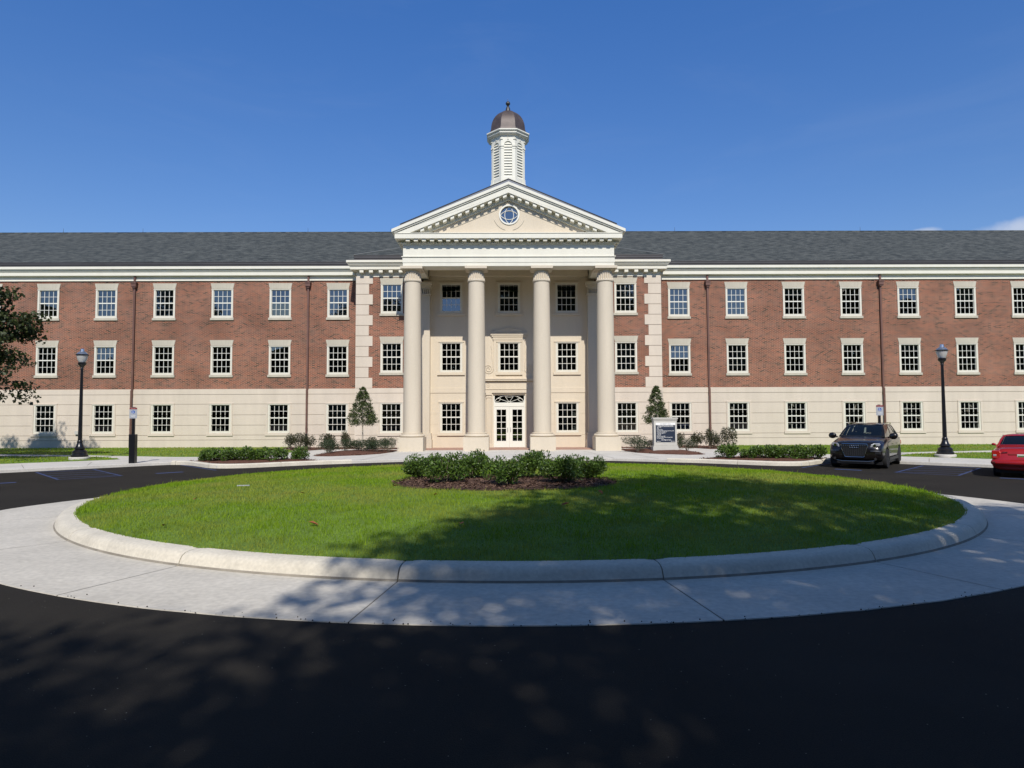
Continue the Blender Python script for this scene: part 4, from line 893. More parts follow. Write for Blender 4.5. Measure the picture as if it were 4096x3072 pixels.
c.lathe([(1.12*oo,20.75),(1.15*oo,20.78),(1.17*oo,20.84),(1.30*oo,20.90),(1.33*oo,20.95),(1.36*oo,20.96),(1.36*oo,21.05),(1.40*oo,21.07),(1.45*oo,21.12),(1.45*oo,21.20),(1.30*oo,21.25)], 0, CUY, 8, ph=ph); c.build('cupola_cornice', TRIM, CUP)
c = MB(); prof = [(1.25*oo,21.2),(1.25*oo,21.27),(1.19*oo,21.48),(1.17*oo,21.49),(1.165*oo,21.53)]
for i in range(1, 14):
    a = i/13*math.pi/2; prof.append((max(.13, 1.16*math.cos(a))*oo, 21.53+1.47*math.sin(a)))
c.lathe(prof, 0, CUY, 8, ph=ph); c.build('dome', DOME, CUP, smooth=True, angle=25)
c = MB(); c.lathe([(.19,22.98),(.17,23.05),(.14,23.25),(.09,23.36),(.07,23.39),(.09,23.41),(.05,23.43),(.10,23.47),(.155,23.53),(.16,23.58),(.14,23.65),(.08,23.71),(.03,23.74),(.018,23.80),(.004,23.92)], 0, CUY, 20); c.build('finial', mat('finial_metal', (.06,.06,.062), .4, metal=.4), CUP, smooth=True)

# ------------------------------------------------------------------ street furniture
def lamp():
    o = empty('street_lamp')
    b = MB(); b.lathe([(.40,0),(.41,.02),(.41,.11),(.39,.13)], n=28); b.build('footing', CONC, o, smooth=True)
    b = MB(); b.lathe([(.33,.13),(.335,.15),(.335,.21),(.30,.235),(.285,.33),(.29,.36),(.255,.40),(.19,.44),(.175,.47),(.22,.49),(.225,.51),(.20,.53),(.15,.60),(.115,.72),(.105,.76),(.125,.775),(.125,.80),(.10,.82),(.09,.86)], n=28); b.build('base', BLACK, o, smooth=True)
    b = MB(); b.lathe([(.088,.86),(.056,4.02),(.065,4.03),(.065,4.07),(.055,4.09)], n=16, mod=lambda k, z: 1.0 if k % 2 else .94); b.build('pole', BLACK, o, smooth=True)
    b = MB(); b.lathe([(.055,4.08),(.075,4.12),(.09,4.16),(.155,4.22),(.165,4.27),(.165,4.31),(.14,4.33)], n=24); b.build('fitter', BLACK, o, smooth=True)
    b = MB(); b.lathe([(.13,4.33),(.16,4.38),(.20,4.50),(.225,4.60),(.228,4.65)], n=32, mod=lambda k, z: 1.0 if k % 2 else .975); b.build('globe', GLOBE, o, smooth=True)
    b = MB(); b.lathe([(.235,4.64),(.265,4.645),(.265,4.68),(.235,4.69)], n=28); b.build('collar', BLACK, o, smooth=True)
    b = MB(); b.lathe([(.235,4.69),(.20,4.73),(.15,4.78),(.115,4.80),(.10,4.81),(.085,4.92),(.06,4.94)], n=28); b.build('cap', SILVER, o, smooth=True)
    return o
L1 = lamp(); L1.location = (-19.07, 29.05, .125); tag(L1, 'black acorn globe street lamp on the verge left of the portico', 'street lamp', 'black acorn street lamps')
L2 = copy_tree(L1); L2.location = (19.0, 28.35, .125); tag(L2, 'black acorn globe street lamp behind the two parked cars', 'street lamp', 'black acorn street lamps')
def text_mesh(s, size, name, m, parent, loc, align='CENTER', bold=0.0, width=None):
    cu_ = bpy.data.curves.new(name, 'FONT'); cu_.body = s; cu_.size = size; cu_.align_x = align; cu_.extrude = .0008; cu_.offset = bold; cu_.resolution_u = 2
    t = bpy.data.objects.new(name, cu_); col.objects.link(t); dg = bpy.context.evaluated_depsgraph_get(); dg.update()
    me = bpy.data.meshes.new_from_object(t.evaluated_get(dg)); bpy.data.objects.remove(t); bpy.data.curves.remove(cu_)
    if width:
        xs = [v.co.x for v in me.vertices]; k = width/(max(xs)-min(xs))
        if k < 1:
            for v in me.vertices: v.co.x *= k
    me.materials.clear(); me.materials.append(m)
    o = bpy.data.objects.new(name, me); col.objects.link(o); o.parent = parent; o.location = loc; o.rotation_euler = (R(90), 0, 0); return o
def park_sign():
    o = empty('parking_sign')
    b = MB(); b.box(-.115, .115, -.11, .11, -.12, 1.17); b.box(-.105, .105, -.10, .10, 1.17, 1.18); b.build('bollard_sleeve', BLACK, o, bevel=.012)
    b = MB(); b.box(-.045, .045, -.045, .045, 1.18, 2.30); b.build('post', BLACK, o, bevel=.006)
    b = MB(); w_, h0, h1, r_ = .15, 1.83, 2.275, .025; pl = []
    for cx0, cz0, a0 in ((w_-r_, h1-r_, 0), (-w_+r_, h1-r_, 90), (-w_+r_, h0+r_, 180), (w_-r_, h0+r_, 270)):
        for i in range(5): pl.append((cx0+r_*math.cos(R(a0+i*22.5)), cz0+r_*math.sin(R(a0+i*22.5))))
    b.prism(pl, -.062, -.055); pn = b.build('panel', SIGNGREY, o)
    b = MB(); b.box(-.146, .146, -.0665, -.062, 2.205, 2.27); b.build('red_band', SIGNRED, pn)
    text_mesh('RESERVED', .042, 'lettering', mat('sign_pink_text', (.5, .3, .28), .6) if 'sign_pink_text' not in MATS else MATS['sign_pink_text'], pn, (0, -.069, 2.222))
    b = MB(); b.bm.faces.new([b.bm.verts.new((.07*math.cos(2*math.pi*k/28), -.064, 2.09+.07*math.sin(2*math.pi*k/28))) for k in range(28)]); b.build('blue_disc', SIGNBLUE, pn)
    b = MB(); yy = -.0665
    b.tube([(-.012,yy,2.128),(-.008,yy,2.085),(.022,yy,2.082),(.034,yy,2.052)], .0055, 6); b.tube([(-.01+.03*math.cos(R(a)), yy, 2.066+.03*math.sin(R(a))) for a in range(100, 350, 20)], .005, 6); b.lathe([(.002,2.128),(.009,2.133),(.009,2.141),(.002,2.146)], -.012, yy, 8)
    b.tube([(-.008,yy,2.105),(.014,yy,2.105)], .004, 6); b.build('wheelchair_symbol', WHITE, pn)
    text_mesh('ACCESSIBLE', .036, 'lettering', WHITE, pn, (0, -.064, 1.935), bold=.0006); text_mesh('PARKING', .036, 'lettering', WHITE, pn, (0, -.064, 1.885), bold=.0006)
    return o
P1 = park_sign(); P1.location = (-15.42, 26.8, .12); P1.rotation_euler.z = R(4); tag(P1, 'grey and red accessible parking sign on a black post, standing clear at the left kerb', 'parking sign', 'accessible parking signs')
P2 = copy_tree(P1); P2.location = (15.93, 27.95, .12); P2.rotation_euler.z = R(-4); tag(P2, 'grey and red accessible parking sign rising behind the dark brown car', 'parking sign', 'accessible parking signs')
# monument sign
MS = empty('monument_sign', (7.81, 32.72, .13)); tag(MS, 'pale stone monument sign with a navy directory panel by the right bed', 'sign')
b = MB(); b.box(-.75, .75, -.28, .42, -.05, .035); b.box(-.635, .635, -.20, .30, .035, .30); b.box(-.60, .60, -.17, .27, .30, .345); b.build('plinth', PRECAST, MS, bevel=.012)
b = MB(); b.box(-.605, .605, -.175, .275, .345, .375); b.box(-.575, .575, -.15, .25, .375, 1.60); b.build('body', PRECAST, MS, bevel=.01)
b = MB(); b.box(-.60, .60, -.175, .275, 1.60, 1.655); b.box(-.575, .575, -.15, .25, 1.655, 1.675); b.box(-.625, .625, -.20, .30, 1.675, 1.745); b.build('cap', PRECAST, MS, bevel=.01)
b = MB(); b.box(-.485, .485, -.165, -.15, .525, 1.37); pn = b.build('navy_board', NAVY, MS)
b = MB(); b.box(-.49, .49, -.1685, -.15, 1.372, 1.485); b.build('header_strip', WHITE, MS)
text_mesh('UNIVERSITY HALL', .07, 'lettering', GREYTXT, MS, (0, -.170, 1.405), bold=.0005, width=.54)
text_mesh('College of Continuing Studies', .065, 'lettering', WHITE, MS, (0, -.1665, 1.315), bold=.0015, width=.78)
b = MB(); b.box(-.44, .44, -.168, -.1655, 1.288, 1.295); b.build('rule', WHITE, MS)
for i, s_ in enumerate(('Dean\'s Suite', 'OLLI', 'Student Services', 'Instructional Technology and Academic Services (ITAS)', 'Information Technology (IT)', 'Community Engagement', 'Accounting', 'Marketing', 'Distance College (BBD)', 'Program Development and Marketing (PDM)', 'Personnel Services')):
    text_mesh('• '+s_, .042, 'lettering', WHITE, MS, (-.445, -.1665, 1.235-i*.054), 'LEFT', bold=.001, width=.88)
text_mesh('276 Kilgore Lane', .07, 'lettering', WHITE, MS, (.03, -.1665, .612), bold=.0015, width=.54)
text_mesh('Enable exit', .045, 'lettering', WHITE, MS, (-.45, -.1665, .552), 'LEFT', bold=.001)
b = MB(); b.tube([(.30+.028*math.cos(2*math.pi*k/18), -.167, .565+.028*math.sin(2*math.pi*k/18)) for k in range(18)], .006, 6, closed=True); b.box(.35, .45, -.1675, -.165, .558, .572); b.build('crest', WHITE, MS)

# ------------------------------------------------------------------ plants
def leaf_cloud(name, pts, dirs, size, m, parent=None, asp=.5, fold=.25, spread=.9):
    """pts: leaf centres, dirs: outward direction; each leaf is a folded rhomb of two faces"""
    n = len(pts); d = dirs + rng.normal(0, spread, (n, 3)); d /= np.linalg.norm(d, axis=1, keepdims=True)+1e-9
    r_ = rng.normal(0, 1, (n, 3)); s_ = np.cross(d, r_); s_ /= np.linalg.norm(s_, axis=1, keepdims=True)+1e-9; nn = np.cross(d, s_)
    L = size*rng.uniform(.6, 1.25, (n, 1)); W = L*asp
    v = np.empty((n, 4, 3), np.float32)
    v[:,0] = pts-d*L*.5; v[:,1] = pts+s_*W*.5+nn*W*fold; v[:,2] = pts+d*L*.5; v[:,3] = pts-s_*W*.5+nn*W*fold
    b = np.arange(n)[:,None]*4; f = np.concatenate([b+np.array([[0,1,2]]), b+np.array([[0,2,3]])], 0)
    return mesh_np(name, v.reshape(-1, 3), f, m, parent)
def bush_points(n, rx, ry, h, seed, lumps=14, low=.12):
    rg = np.random.default_rng(seed); c = []
    for i in range(lumps):
        a = rg.uniform(0, 6.283); q = math.sqrt(rg.uniform(0, 1))*.72; z = rg.uniform(.28, .74)
        c.append((math.cos(a)*rx*q*(1.15-.5*abs(z-.45)), math.sin(a)*ry*q*(1.15-.5*abs(z-.45)), z*h, rg.uniform(.26, .42)))
    c = np.array(c); k = rg.integers(0, lumps, n); u = rg.normal(0, 1, (n, 3)); u /= np.linalg.norm(u, axis=1, keepdims=True)
    rad = rg.uniform(.55, 1.08, (n, 1))**.6; s_ = np.stack([c[k,3]*rx*1.1, c[k,3]*ry*1.1, c[k,3]*h*.75], 1)
    p = c[k,:3]+u*s_*rad; p[:,2] = np.clip(p[:,2], low*h*rg.uniform(.4, 1.2, n), None); return p, u
def stems(h, rx, m, parent, k=6, r=.012):
    b = MB()
    for i in range(k):
        a = 6.283*i/k+random.uniform(-.3, .3); e_ = rx*random.uniform(.3, .65); b.tube([(math.cos(a)*.03, math.sin(a)*.03, -.03), (math.cos(a)*e_*.5, math.sin(a)*e_*.5, h*.35), (math.cos(a)*e_, math.sin(a)*e_, h*.75)], [r, r*.8, r*.4], 5)
    return b.build('stem', BARK, parent)
def shrub_proto(name, n, rx, ry, h, seed, leaf, m, lumps=14, asp=.5, spread=.7, low=.12):
    o = empty(name); p, u = bush_points(n, rx, ry, h, seed, lumps, low); leaf_cloud('foliage', p, u+np.array([0,0,.5]), leaf, m, o, asp, spread=spread); stems(h, rx, BARK, o); return o
ORD = ['first', 'second', 'third', 'fourth', 'fifth', 'sixth', 'seventh', 'eighth', 'ninth']
# glossy shrubs on the island (unit: radius .62, height .78)
isl = [shrub_proto('island_shrub', 3600, .47, .46, .66, 40+i, .060, SHRUB, lumps=26, spread=.6) for i in range(3)]
used = [False]*3
spots = [(-2.30,16.55,1.0,.90),(-1.55,15.2,1.04,1.06),(-.95,16.3,1.10,1.08),(-.14,14.65,1.04,1.06),(.50,16.45,1.14,1.06),(1.17,15.1,1.12,.98),(1.90,16.2,1.02,.92)]
lab = ['far left rear shrub of the glossy group in the island mulch','glossy shrub at front left of the island mulch, second from the left edge','rear glossy shrub between the left pair and the middle front shrub','nearest glossy shrub, front and centre of the island mulch','tall rear glossy shrub just right of centre in the island mulch','broad glossy shrub at front right of the island mulch','far right rear shrub of the glossy group in the island mulch']
for i, (x, y, s_, hz) in enumerate(spots):
    p = isl[i % 3]
    if used[i % 3]: p = copy_tree(p)
    used[i % 3] = True
    p.location = (x, y, lawn_z(x, y)+.04); p.scale = (s_, s_, hz); p.rotation_euler.z = i*1.3; tag(p, lab[i], 'shrub', 'glossy shrubs on the island lawn')
def plant(protos, used, x, y, s_, hz, label, cat, group, z=.16, rz=None):
    i = plant.c % len(protos); plant.c += 1; p = protos[i]
    if used[i]: p = copy_tree(p)
    used[i] = True; p.location = (x, y, z); p.scale = (s_, s_, hz); p.rotation_euler.z = plant.c*2.1 if rz is None else rz; tag(p, label, cat, group); return p
plant.c = 0
row = [shrub_proto('row_shrub', 1500, .45, .42, .56, 60+i, .085, SHRUB, lumps=16) for i in range(2)]; ur = [False]*2
for i, (x, y, s_, hz) in enumerate([(-12.72,27.3,.72,.85),(-12.32,27.2,.95,1.0),(-11.72,26.9,1.08,1.02),(-11.2,27.0,.95,.85),(-10.6,27.1,1.12,1.1),(-9.8,27.2,1.3,1.0),(-8.9,27.75,1.12,.98)]):
    plant(row, ur, x, y, s_, hz, f'{ORD[i]} shrub from the left in the row along the left kerb bulb', 'shrub', 'green shrubs along the left kerb bulb')
for i, (x, y, s_, hz) in enumerate([(9.2,27.55,1.2,1.08),(9.95,27.1,1.0,.95),(10.45,27.0,1.02,1.05),(10.95,26.9,1.05,1.06),(11.55,26.8,1.08,1.04),(12.1,26.85,.98,1.05),(12.75,27.15,1.08,1.02)]):
    plant(row, ur, x, y, s_, hz, f'{ORD[i]} shrub from the left in the row along the right kerb bulb', 'shrub', 'green shrubs along the right kerb bulb')
jun = [shrub_proto('evergreen_shrub', 2300, .50, .46, .62, 80+i, .05, JUNIPER, lumps=18, asp=.3) for i in range(2)]; uj = [False]*2
for i, (x, y, s_, hz) in enumerate([(-9.1,32.7,1.0,.95),(-8.75,31.95,1.35,1.2),(-8.3,33.2,1.25,1.15),(-7.85,33.7,1.0,.95),(-7.35,33.0,1.35,1.1),(-6.75,33.2,1.1,1.0),(-6.28,33.9,1.2,1.2)]):
    if x > -6.2: x = -6.25
    plant(jun, uj, x, y, s_, hz, f'{ORD[i]} dark low evergreen from the left in the bed beside the left column', 'shrub', 'dark evergreen shrubs in the left bed', z=.2)
for i, (x, y, s_, hz, l) in enumerate([(6.5,33.1,1.65,1.3,'large round dark evergreen left of the monument sign'),(7.4,34.0,1.0,.9,'dark evergreen half hidden behind the left edge of the monument sign'),(9.05,33.2,1.15,1.05,'small round dark evergreen right of the monument sign')]):
    plant(jun, uj, x, y, s_, hz, l, 'shrub', 'dark evergreen shrubs in the right bed', z=.2)
twg = [shrub_proto('twiggy_shrub', 1300, .36, .34, 1.0, 100+i, .065, TWIGGY, lumps=20, asp=.55, spread=1.0, low=.05) for i in range(2)]; ut = [False]*2
for i, (x, y, s_, hz) in enumerate([(-12.55,37.3,1.1,1.0),(-11.8,36.8,.95,1.05),(-11.3,36.8,1.05,.92),(-10.55,38.1,1.6,.95),(-9.5,38.0,.95,1.15),(-8.0,37.9,.95,.75),(-7.2,37.8,.7,.6)]):
    plant(twg, ut, x, y, s_, hz, f'{ORD[i]} upright twiggy shrub from the left against the wall left of the portico', 'shrub', 'twiggy shrubs by the left wall', z=.14)
for i, (x, y, s_, hz, l) in enumerate([(9.65,36.8,.8,.95,'twiggy shrub just right of the monument sign, against the limestone wall'),(10.7,37.3,1.25,1.0,'twiggy shrub between the monument sign and the downspout'),(11.3,36.6,1.1,1.2,'tall twiggy shrub in front of the right downspout'),(11.72,36.6,.8,.9,'short twiggy shrub right of the downspout'),(12.45,37.0,1.3,1.3,'tallest twiggy shrub at the right end of the wall bed'),(6.1,37.9,.6,.6,'small twiggy shrub beside the right column plinth')]):
    plant(twg, ut, x, y, s_, hz, l, 'shrub', 'twiggy shrubs by the right wall', z=.14)
def young_tree(seed, h, z0, rw):
    o = empty('young_tree'); rg = np.random.default_rng(seed); P = []; U = []
    for i in range(300):
        u = rg.uniform(0, 1)**1.35; z = z0+(h-z0)*u; rr4 = rw*(1-u)**.72*(1.0 if u > .1 else .8+u*2)+.04; a = rg.uniform(0, 6.283); q = rr4*math.sqrt(rg.uniform(.1, 1))
        c = np.array([math.cos(a)*q, math.sin(a)*q, z]); k = 26; d = rg.normal(0, 1, (k, 3)); d /= np.linalg.norm(d, axis=1, keepdims=True)
        P.append(c+d*rg.uniform(.03, .17, (k, 1))*np.array([1,1,.8])*(1.1-.5*u)); U.append(d*.5+np.array([math.cos(a)*.6, math.sin(a)*.6, .5]))
    leaf_cloud('crown', np.concatenate(P), np.concatenate(U), .085, EVERGREEN, o, .45)
    b = MB(); b.tube([(0,0,-.05),(.01,.01,z0*.6),(0,-.01,z0+.3),(0,0,h*.85)], [.042,.035,.03,.008], 8)
    for i in range(10): a = i*2.4; z = z0+.1+i*.14; b.tube([(0,0,z),(math.cos(a)*rw*.6,math.sin(a)*rw*.6,z+.22)], [.014,.005], 5)
    b.build('trunk', PALEBARK, o, smooth=True); return o
T1 = young_tree(5, 3.38, 1.42, .80); T1.location = (-7.79, 34.6, .16); tag(T1, 'young conical evergreen tree with a bare pale trunk left of the portico', 'tree', 'young trees flanking the portico')
T2 = young_tree(9, 3.36, 1.45, .68); T2.location = (7.85, 34.7, .16); tag(T2, 'young conical evergreen tree rising behind the monument sign', 'tree', 'young trees flanking the portico')

# big trees: the one reaching in at the left edge and the ones behind the viewer that shade the road
def big_tree(seed, h, R_, zlow, n_cl, leaf, per, cl_r, flat=1.0):
    o = empty('shade_tree'); rg = np.random.default_rng(seed); b = MB(); tips = []
    b.tube([(0,0,-.2),(.05,.02,zlow*.6),(-.05,.05,zlow),(.1,-.05,h*.55),(0,.05,h*.85)], [.30,.24,.21,.13,.04], 10)
    cc = (h+zlow)/2; hh = (h-zlow)/2
    for i in range(n_cl):
        d = rg.normal(0, 1, 3); d /= np.linalg.norm(d); q = rg.uniform(.35, 1)**.5
        c = np.array([d[0]*R_*q, d[1]*R_*q, cc+d[2]*hh*q*flat]); tips.append(c)
    for c in tips[::3]:
        zb = zlow + max(0, (c[2]-zlow))*rg.uniform(.15, .5); m_ = np.array([c[0]*.5, c[1]*.5, zb+(c[2]-zb)*.65])
        b.tube([(0,0,zb), tuple(m_), tuple(c)], [.085,.05,.015], 6)
    b.build('trunk', BARK, o, smooth=True)
    P = []; U = []
    for c in tips:
        d = rg.normal(0, 1, (per, 3)); d /= np.linalg.norm(d, axis=1, keepdims=True); P.append(c+d*(rg.uniform(0, 1, (per, 1))**.45)*cl_r*np.array([1.25,1.25,.62])); U.append(d*.7+np.array([0,0,.2]))
    leaf_cloud('crown', np.concatenate(P), np.concatenate(U), leaf, SHADETREE, o, .62); return o
def edge_tree():
    o = empty('shade_tree'); rg = np.random.default_rng(21); b = MB(); tips = []
    b.tube([(0,0,-.2),(.05,.02,1.8),(-.05,.05,3.2),(.1,-.05,7),(0,.05,11.6)], [.28,.23,.20,.12,.02], 10)
    for i in range(260):
        u = rg.uniform(0, 1)**1.25; z = 2.9+(12.4-2.9)*u; q = 6.3*(1-u)**.75*math.sqrt(rg.uniform(.08, 1)); a = rg.uniform(0, 6.283); tips.append((math.cos(a)*q, math.sin(a)*q, z-.05*q))
    for bx_, z0, z1, k in ((4.9,6.9,8.0,8),(5.5,6.7,7.7,12),(5.6,6.2,7.1,11),(5.6,5.8,6.3,10),(6.5,5.2,6.0,10),(6.2,5.0,5.5,16),(6.1,4.6,5.0,14),(6.0,4.2,4.3,10),(5.9,3.9,3.7,7),(6.0,3.8,3.0,8)):   # boughs reaching out towards the lawn
        y_ = rg.uniform(-1.5, 1.5); b.tube([(0,0,z0-.6),(bx_*.5,y_*.5,z0+.1),(bx_,y_,z1)], [.07,.035,.008], 6)
        for i in range(k*2): u = rg.uniform(.35, 1.0); tips.append((bx_*u, y_*u+rg.uniform(-.3,.3), z0+(z1-z0)*u+rg.uniform(-.22,.22)))
    for lx, zt, k in ((-2.3,12.2,5),(-.9,11.8,3),(.5,12.5,6),(2.0,11.9,4),(2.9,12.3,6)):     # leaders of the crown
        b.tube([(lx*.3,0,7),(lx*.8,0,zt-2),(lx,0,zt)], [.06,.03,.008], 5)
        for i in range(k*2): tips.append((lx+rg.normal(0,.25), rg.normal(0,.3), zt-rg.uniform(0,2.4)))
    for c in tips[:260:4]:
        zb = max(2.6, c[2]-1.2); b.tube([(0,0,zb), (c[0]*.5,c[1]*.5,zb+.7), c], [.06,.035,.008], 5)
    b.build('trunk', BARK, o, smooth=True); P = []; U = []
    for c in tips:
        d = rg.normal(0, 1, (66, 3)); d /= np.linalg.norm(d, axis=1, keepdims=True); P.append(np.array(c)+d*(rg.uniform(0, 1, (66, 1))**.5)*.48*np.array([1.25,1.25,.7])); U.append(d*.6+np.array([0,0,-.2]))
    leaf_cloud('crown', np.concatenate(P), np.concatenate(U), .17, SHADETREE, o, .72); return o
LT_ = edge_tree(); LT_.location = (-27.0, 27.6, .22); tag(LT_, 'dark leafy tree whose branches reach in at the left edge of the view', 'tree')
SH = [big_tree(31, 20.5, 6.0, 9.2, 190, .34, 110, 1.25), big_tree(37, 20.5, 6.0, 9.2, 190, .34, 110, 1.25)]
G = 'shade trees behind the viewpoint'; SL_ = 'tall shade tree across the road behind the viewpoint'
for i, (x, y, s_) in enumerate([(7.0,-6.6,1.0),(-4.0,-17.5,1.0),(6.8,-20.0,.9),(15.2,-8.6,.9),(-12.0,-17.8,1.0),(15.0,-18.5,1.0),(4.2,-11.2,.85),(-19.0,-19.5,1.0)]):
    o = SH[i] if i < 2 else copy_tree(SH[i % 2])
    o.location = (x, y, -.02); o.scale = (s_, s_, 1.0); o.rotation_euler.z = i*1.1; tag(o, SL_, 'tree', G)
# far wood on the other side of the road, seen only in the window glass
n = 34000; x = rng.uniform(-130, 130, n); base = np.interp(x, [-130,-84,-70,36,48,130], [21,20,13.5,13.5,23,24]); hgt = np.array([b_+3.5*mnoise.noise((a*.09, 0, 2)) + 2.0*mnoise.noise((a*.35, 1, 2)) for a, b_ in zip(x, base)]); y = rng.uniform(-36, -29, n); z = hgt*rng.uniform(0, 1, n)**.75
o = leaf_cloud('distant_wood', np.stack([x, y, z], 1), rng.normal(0, 1, (n, 3)), 2.0, SHADETREE, None, .8); tag(o, 'wood of dark trees across the road behind the viewpoint', 'wood', kind='stuff')

b = MB(); b.box(-.14, .14, -.025, .025, -.02, .008); o = b.build('marker_strip', SIGNGREY, bevel=.006); o.location = (-6.2, 15.2, lawn_z(-6.2, 15.2)+.045); o.rotation_euler.z = .1; tag(o, 'small pale flat strip lying in the lawn left of the island shrubs', 'marker')
# dry leaves on the grass
me = None
for i, (x, y) in enumerate([(-3.07,10.14),(-.78,9.95),(.96,11.61),(1.8,13.24),(-4.3,13.5),(-5.5,10.4),(-2.6,14.6),(2.9,14.4),(-6.3,13.1),(-1.5,13.0)]):
    if me is None:
        b = MB(); b.face([(-.055,0,0),(-.02,.03,.018),(.035,.022,.012),(.06,0,.004)]); b.face([(-.055,0,0),(.06,0,.004),(.03,-.026,.02),(-.02,-.03,.016)]); o = b.build('dry_leaf', DEAD); me = o.data
    else: o = bpy.data.objects.new('dry_leaf', me); col.objects.link(o)
    o.location = (x, y, lawn_z(x, y)+.045); o.rotation_euler = (random.uniform(-.4,.4), random.uniform(-.4,.4), i*1.7); o.scale = (1.5,)*3 if i < 4 else (.9,)*3
    tag(o, 'brown curled dry leaf lying on the island grass', 'leaf', 'dry leaves on the island grass')

# ------------------------------------------------------------------ cars
def loft(mb, secs, mi=0, cap=True):
    rings = [[mb.bm.verts.new(p) for p in s_] for s_ in secs]; n = len(rings[0])
    for a, b in zip(rings, rings[1:]):
        for k in range(n): mb.bm.faces.new((a[k], a[(k+1) % n], b[(k+1) % n], b[k])).material_index = mi
    if cap: mb.bm.faces.new(rings[0][::-1]).material_index = mi; mb.bm.faces.new(rings[-1]).material_index = mi
def car_body(stations, mname, paint, parent, arches, wr):
    """stations: (y, half width, z bottom, z belt, z top, top half width)"""
    b = MB(); secs = []
    for y, w_, zb, zm, zt, tw in stations:
        half = [(0,zb),(w_*.80,zb),(w_*.965,zb+.10),(w_,zb+(zm-zb)*.45),(w_*.985,zm-.06),(w_*.95,zm),(tw,zt-.015),(tw*.5,zt)]
        secs.append([(x, y, z) for x, z in half] + [(0, y, zt+.012)] + [(-x, y, z) for x, z in half[:0:-1]])
    loft(b, secs); o = b.build('body', paint, parent, smooth=True, angle=60)
    cut = MB()
    for ay in arches:
        for sx in (-1, 1):
            q = bmesh.ops.create_cone(cut.bm, cap_ends=True, segments=32, radius1=wr+.055, radius2=wr+.055, depth=.55, matrix=Matrix.Translation((sx*.95, ay, wr+.01)) @ Matrix.Rotation(R(90), 4, 'Y'))
    c = cut.build('cutter', paint)
    s_ = o.modifiers.new('s', 'SUBSURF'); s_.levels = s_.render_levels = 2
    m = o.modifiers.new('b', 'BOOLEAN'); m.object = c; m.operation = 'DIFFERENCE'; m.solver = 'EXACT'; c.parent = parent; bpy.context.view_layer.update()
    dg = bpy.context.evaluated_depsgraph_get(); me = bpy.data.meshes.new_from_object(o.evaluated_get(dg)); o.modifiers.clear(); o.data = me
    bpy.data.objects.remove(c)
    me.polygons.foreach_set('use_smooth', [True]*len(me.polygons)); me.set_sharp_from_angle(angle=R(35))
    return o
def cabin(parent, bot, top, paint, inset):
    """bot/top: 4 corner rings (x half front, y front, x half rear, y rear, z front, z rear); panels with glass set in a frame"""
    bx0, by0, bz0, bx1, by1, bz1 = bot; tx0, ty0, tz0, tx1, ty1, tz1 = top
    B = {'fl': Vector((-bx0,by0,bz0)), 'fr': Vector((bx0,by0,bz0)), 'rl': Vector((-bx1,by1,bz1)), 'rr': Vector((bx1,by1,bz1))}
    T = {'fl': Vector((-tx0,ty0,tz0)), 'fr': Vector((tx0,ty0,tz0)), 'rl': Vector((-tx1,ty1,tz1)), 'rr': Vector((tx1,ty1,tz1))}
    fr = MB(); glass = []
    def panel(a, b, c, d, ins, bulge, splits=()):
        # a,b bottom; c,d top (c over b); curved patch with window holes
        n = 12; nrm = (b-a).cross(d-a).normalized()
        def P(u, v): return a.lerp(b, u).lerp(d.lerp(c, u), v) + nrm*bulge*(4*u*(1-u)*.6+4*v*(1-v)*.4)
        l, r_, bo, to = ins; cells = []; edges = [l, *[s_ for s_ in splits], 1-r_]
        us = sorted({0.0, 1.0, *[e for e in edges if not isinstance(e, tuple)], *[x for e in edges if isinstance(e, tuple) for x in e]})
        wins = []; cur = l
        for s_ in splits: wins.append((cur, s_[0])); cur = s_[1]
        wins.append((cur, 1-r_))
        for u0, u1 in zip(us, us[1:]):
            for v0, v1 in ((0, bo), (bo, 1-to), (1-to, 1)):
                isw = any(a_-1e-6 <= u0 and u1 <= b_+1e-6 for a_, b_ in wins) and v0 == bo
                k = 6; g_ = MB() if isw else fr
                grid = [[g_.bm.verts.new(P(u0+(u1-u0)*i/k, v0+(v1-v0)*j_/k) - (nrm*.012 if isw else Vector((0,0,0)))) for i in range(k+1)] for j_ in range(k+1)]
                for j_ in range(k):
                    for i in range(k): g_.bm.faces.new((grid[j_][i], grid[j_][i+1], grid[j_+1][i+1], grid[j_+1][i]))
                if isw: glass.append(g_)
    panel(B['fl'], B['fr'], T['fr'], T['fl'], inset['f'], .05); panel(B['rr'], B['rl'], T['rl'], T['rr'], inset['r'], .05)
    panel(B['fr'], B['rr'], T['rr'], T['fr'], inset['s'], .035, inset['sp']); panel(B['rl'], B['fl'], T['fl'], T['rl'], (inset['s'][1], inset['s'][0], *inset['s'][2:]), .035, tuple((1-b_, 1-a_) for a_, b_ in inset['sp'][::-1]))
    k = 8; g_ = [[None]*(k+1) for _ in range(k+1)]
    for j_ in range(k+1):
        for i in range(k+1):
            u, v = i/k, j_/k; p = T['fl'].lerp(T['fr'], u).lerp(T['rl'].lerp(T['rr'], u), v); p = p + Vector((0, 0, .055*(1-(2*u-1)**4)*(1-(2*v-1)**4)*1.0)); g_[j_][i] = fr.bm.verts.new(p)
    for j_ in range(k):
        for i in range(k): fr.bm.faces.new((g_[j_][i], g_[j_][i+1], g_[j_+1][i+1], g_[j_+1][i]))
    o = fr.build('roof', paint, parent, smooth=True, angle=50)
    for m in glass: m.build('window', CARGLASS, parent, smooth=True)
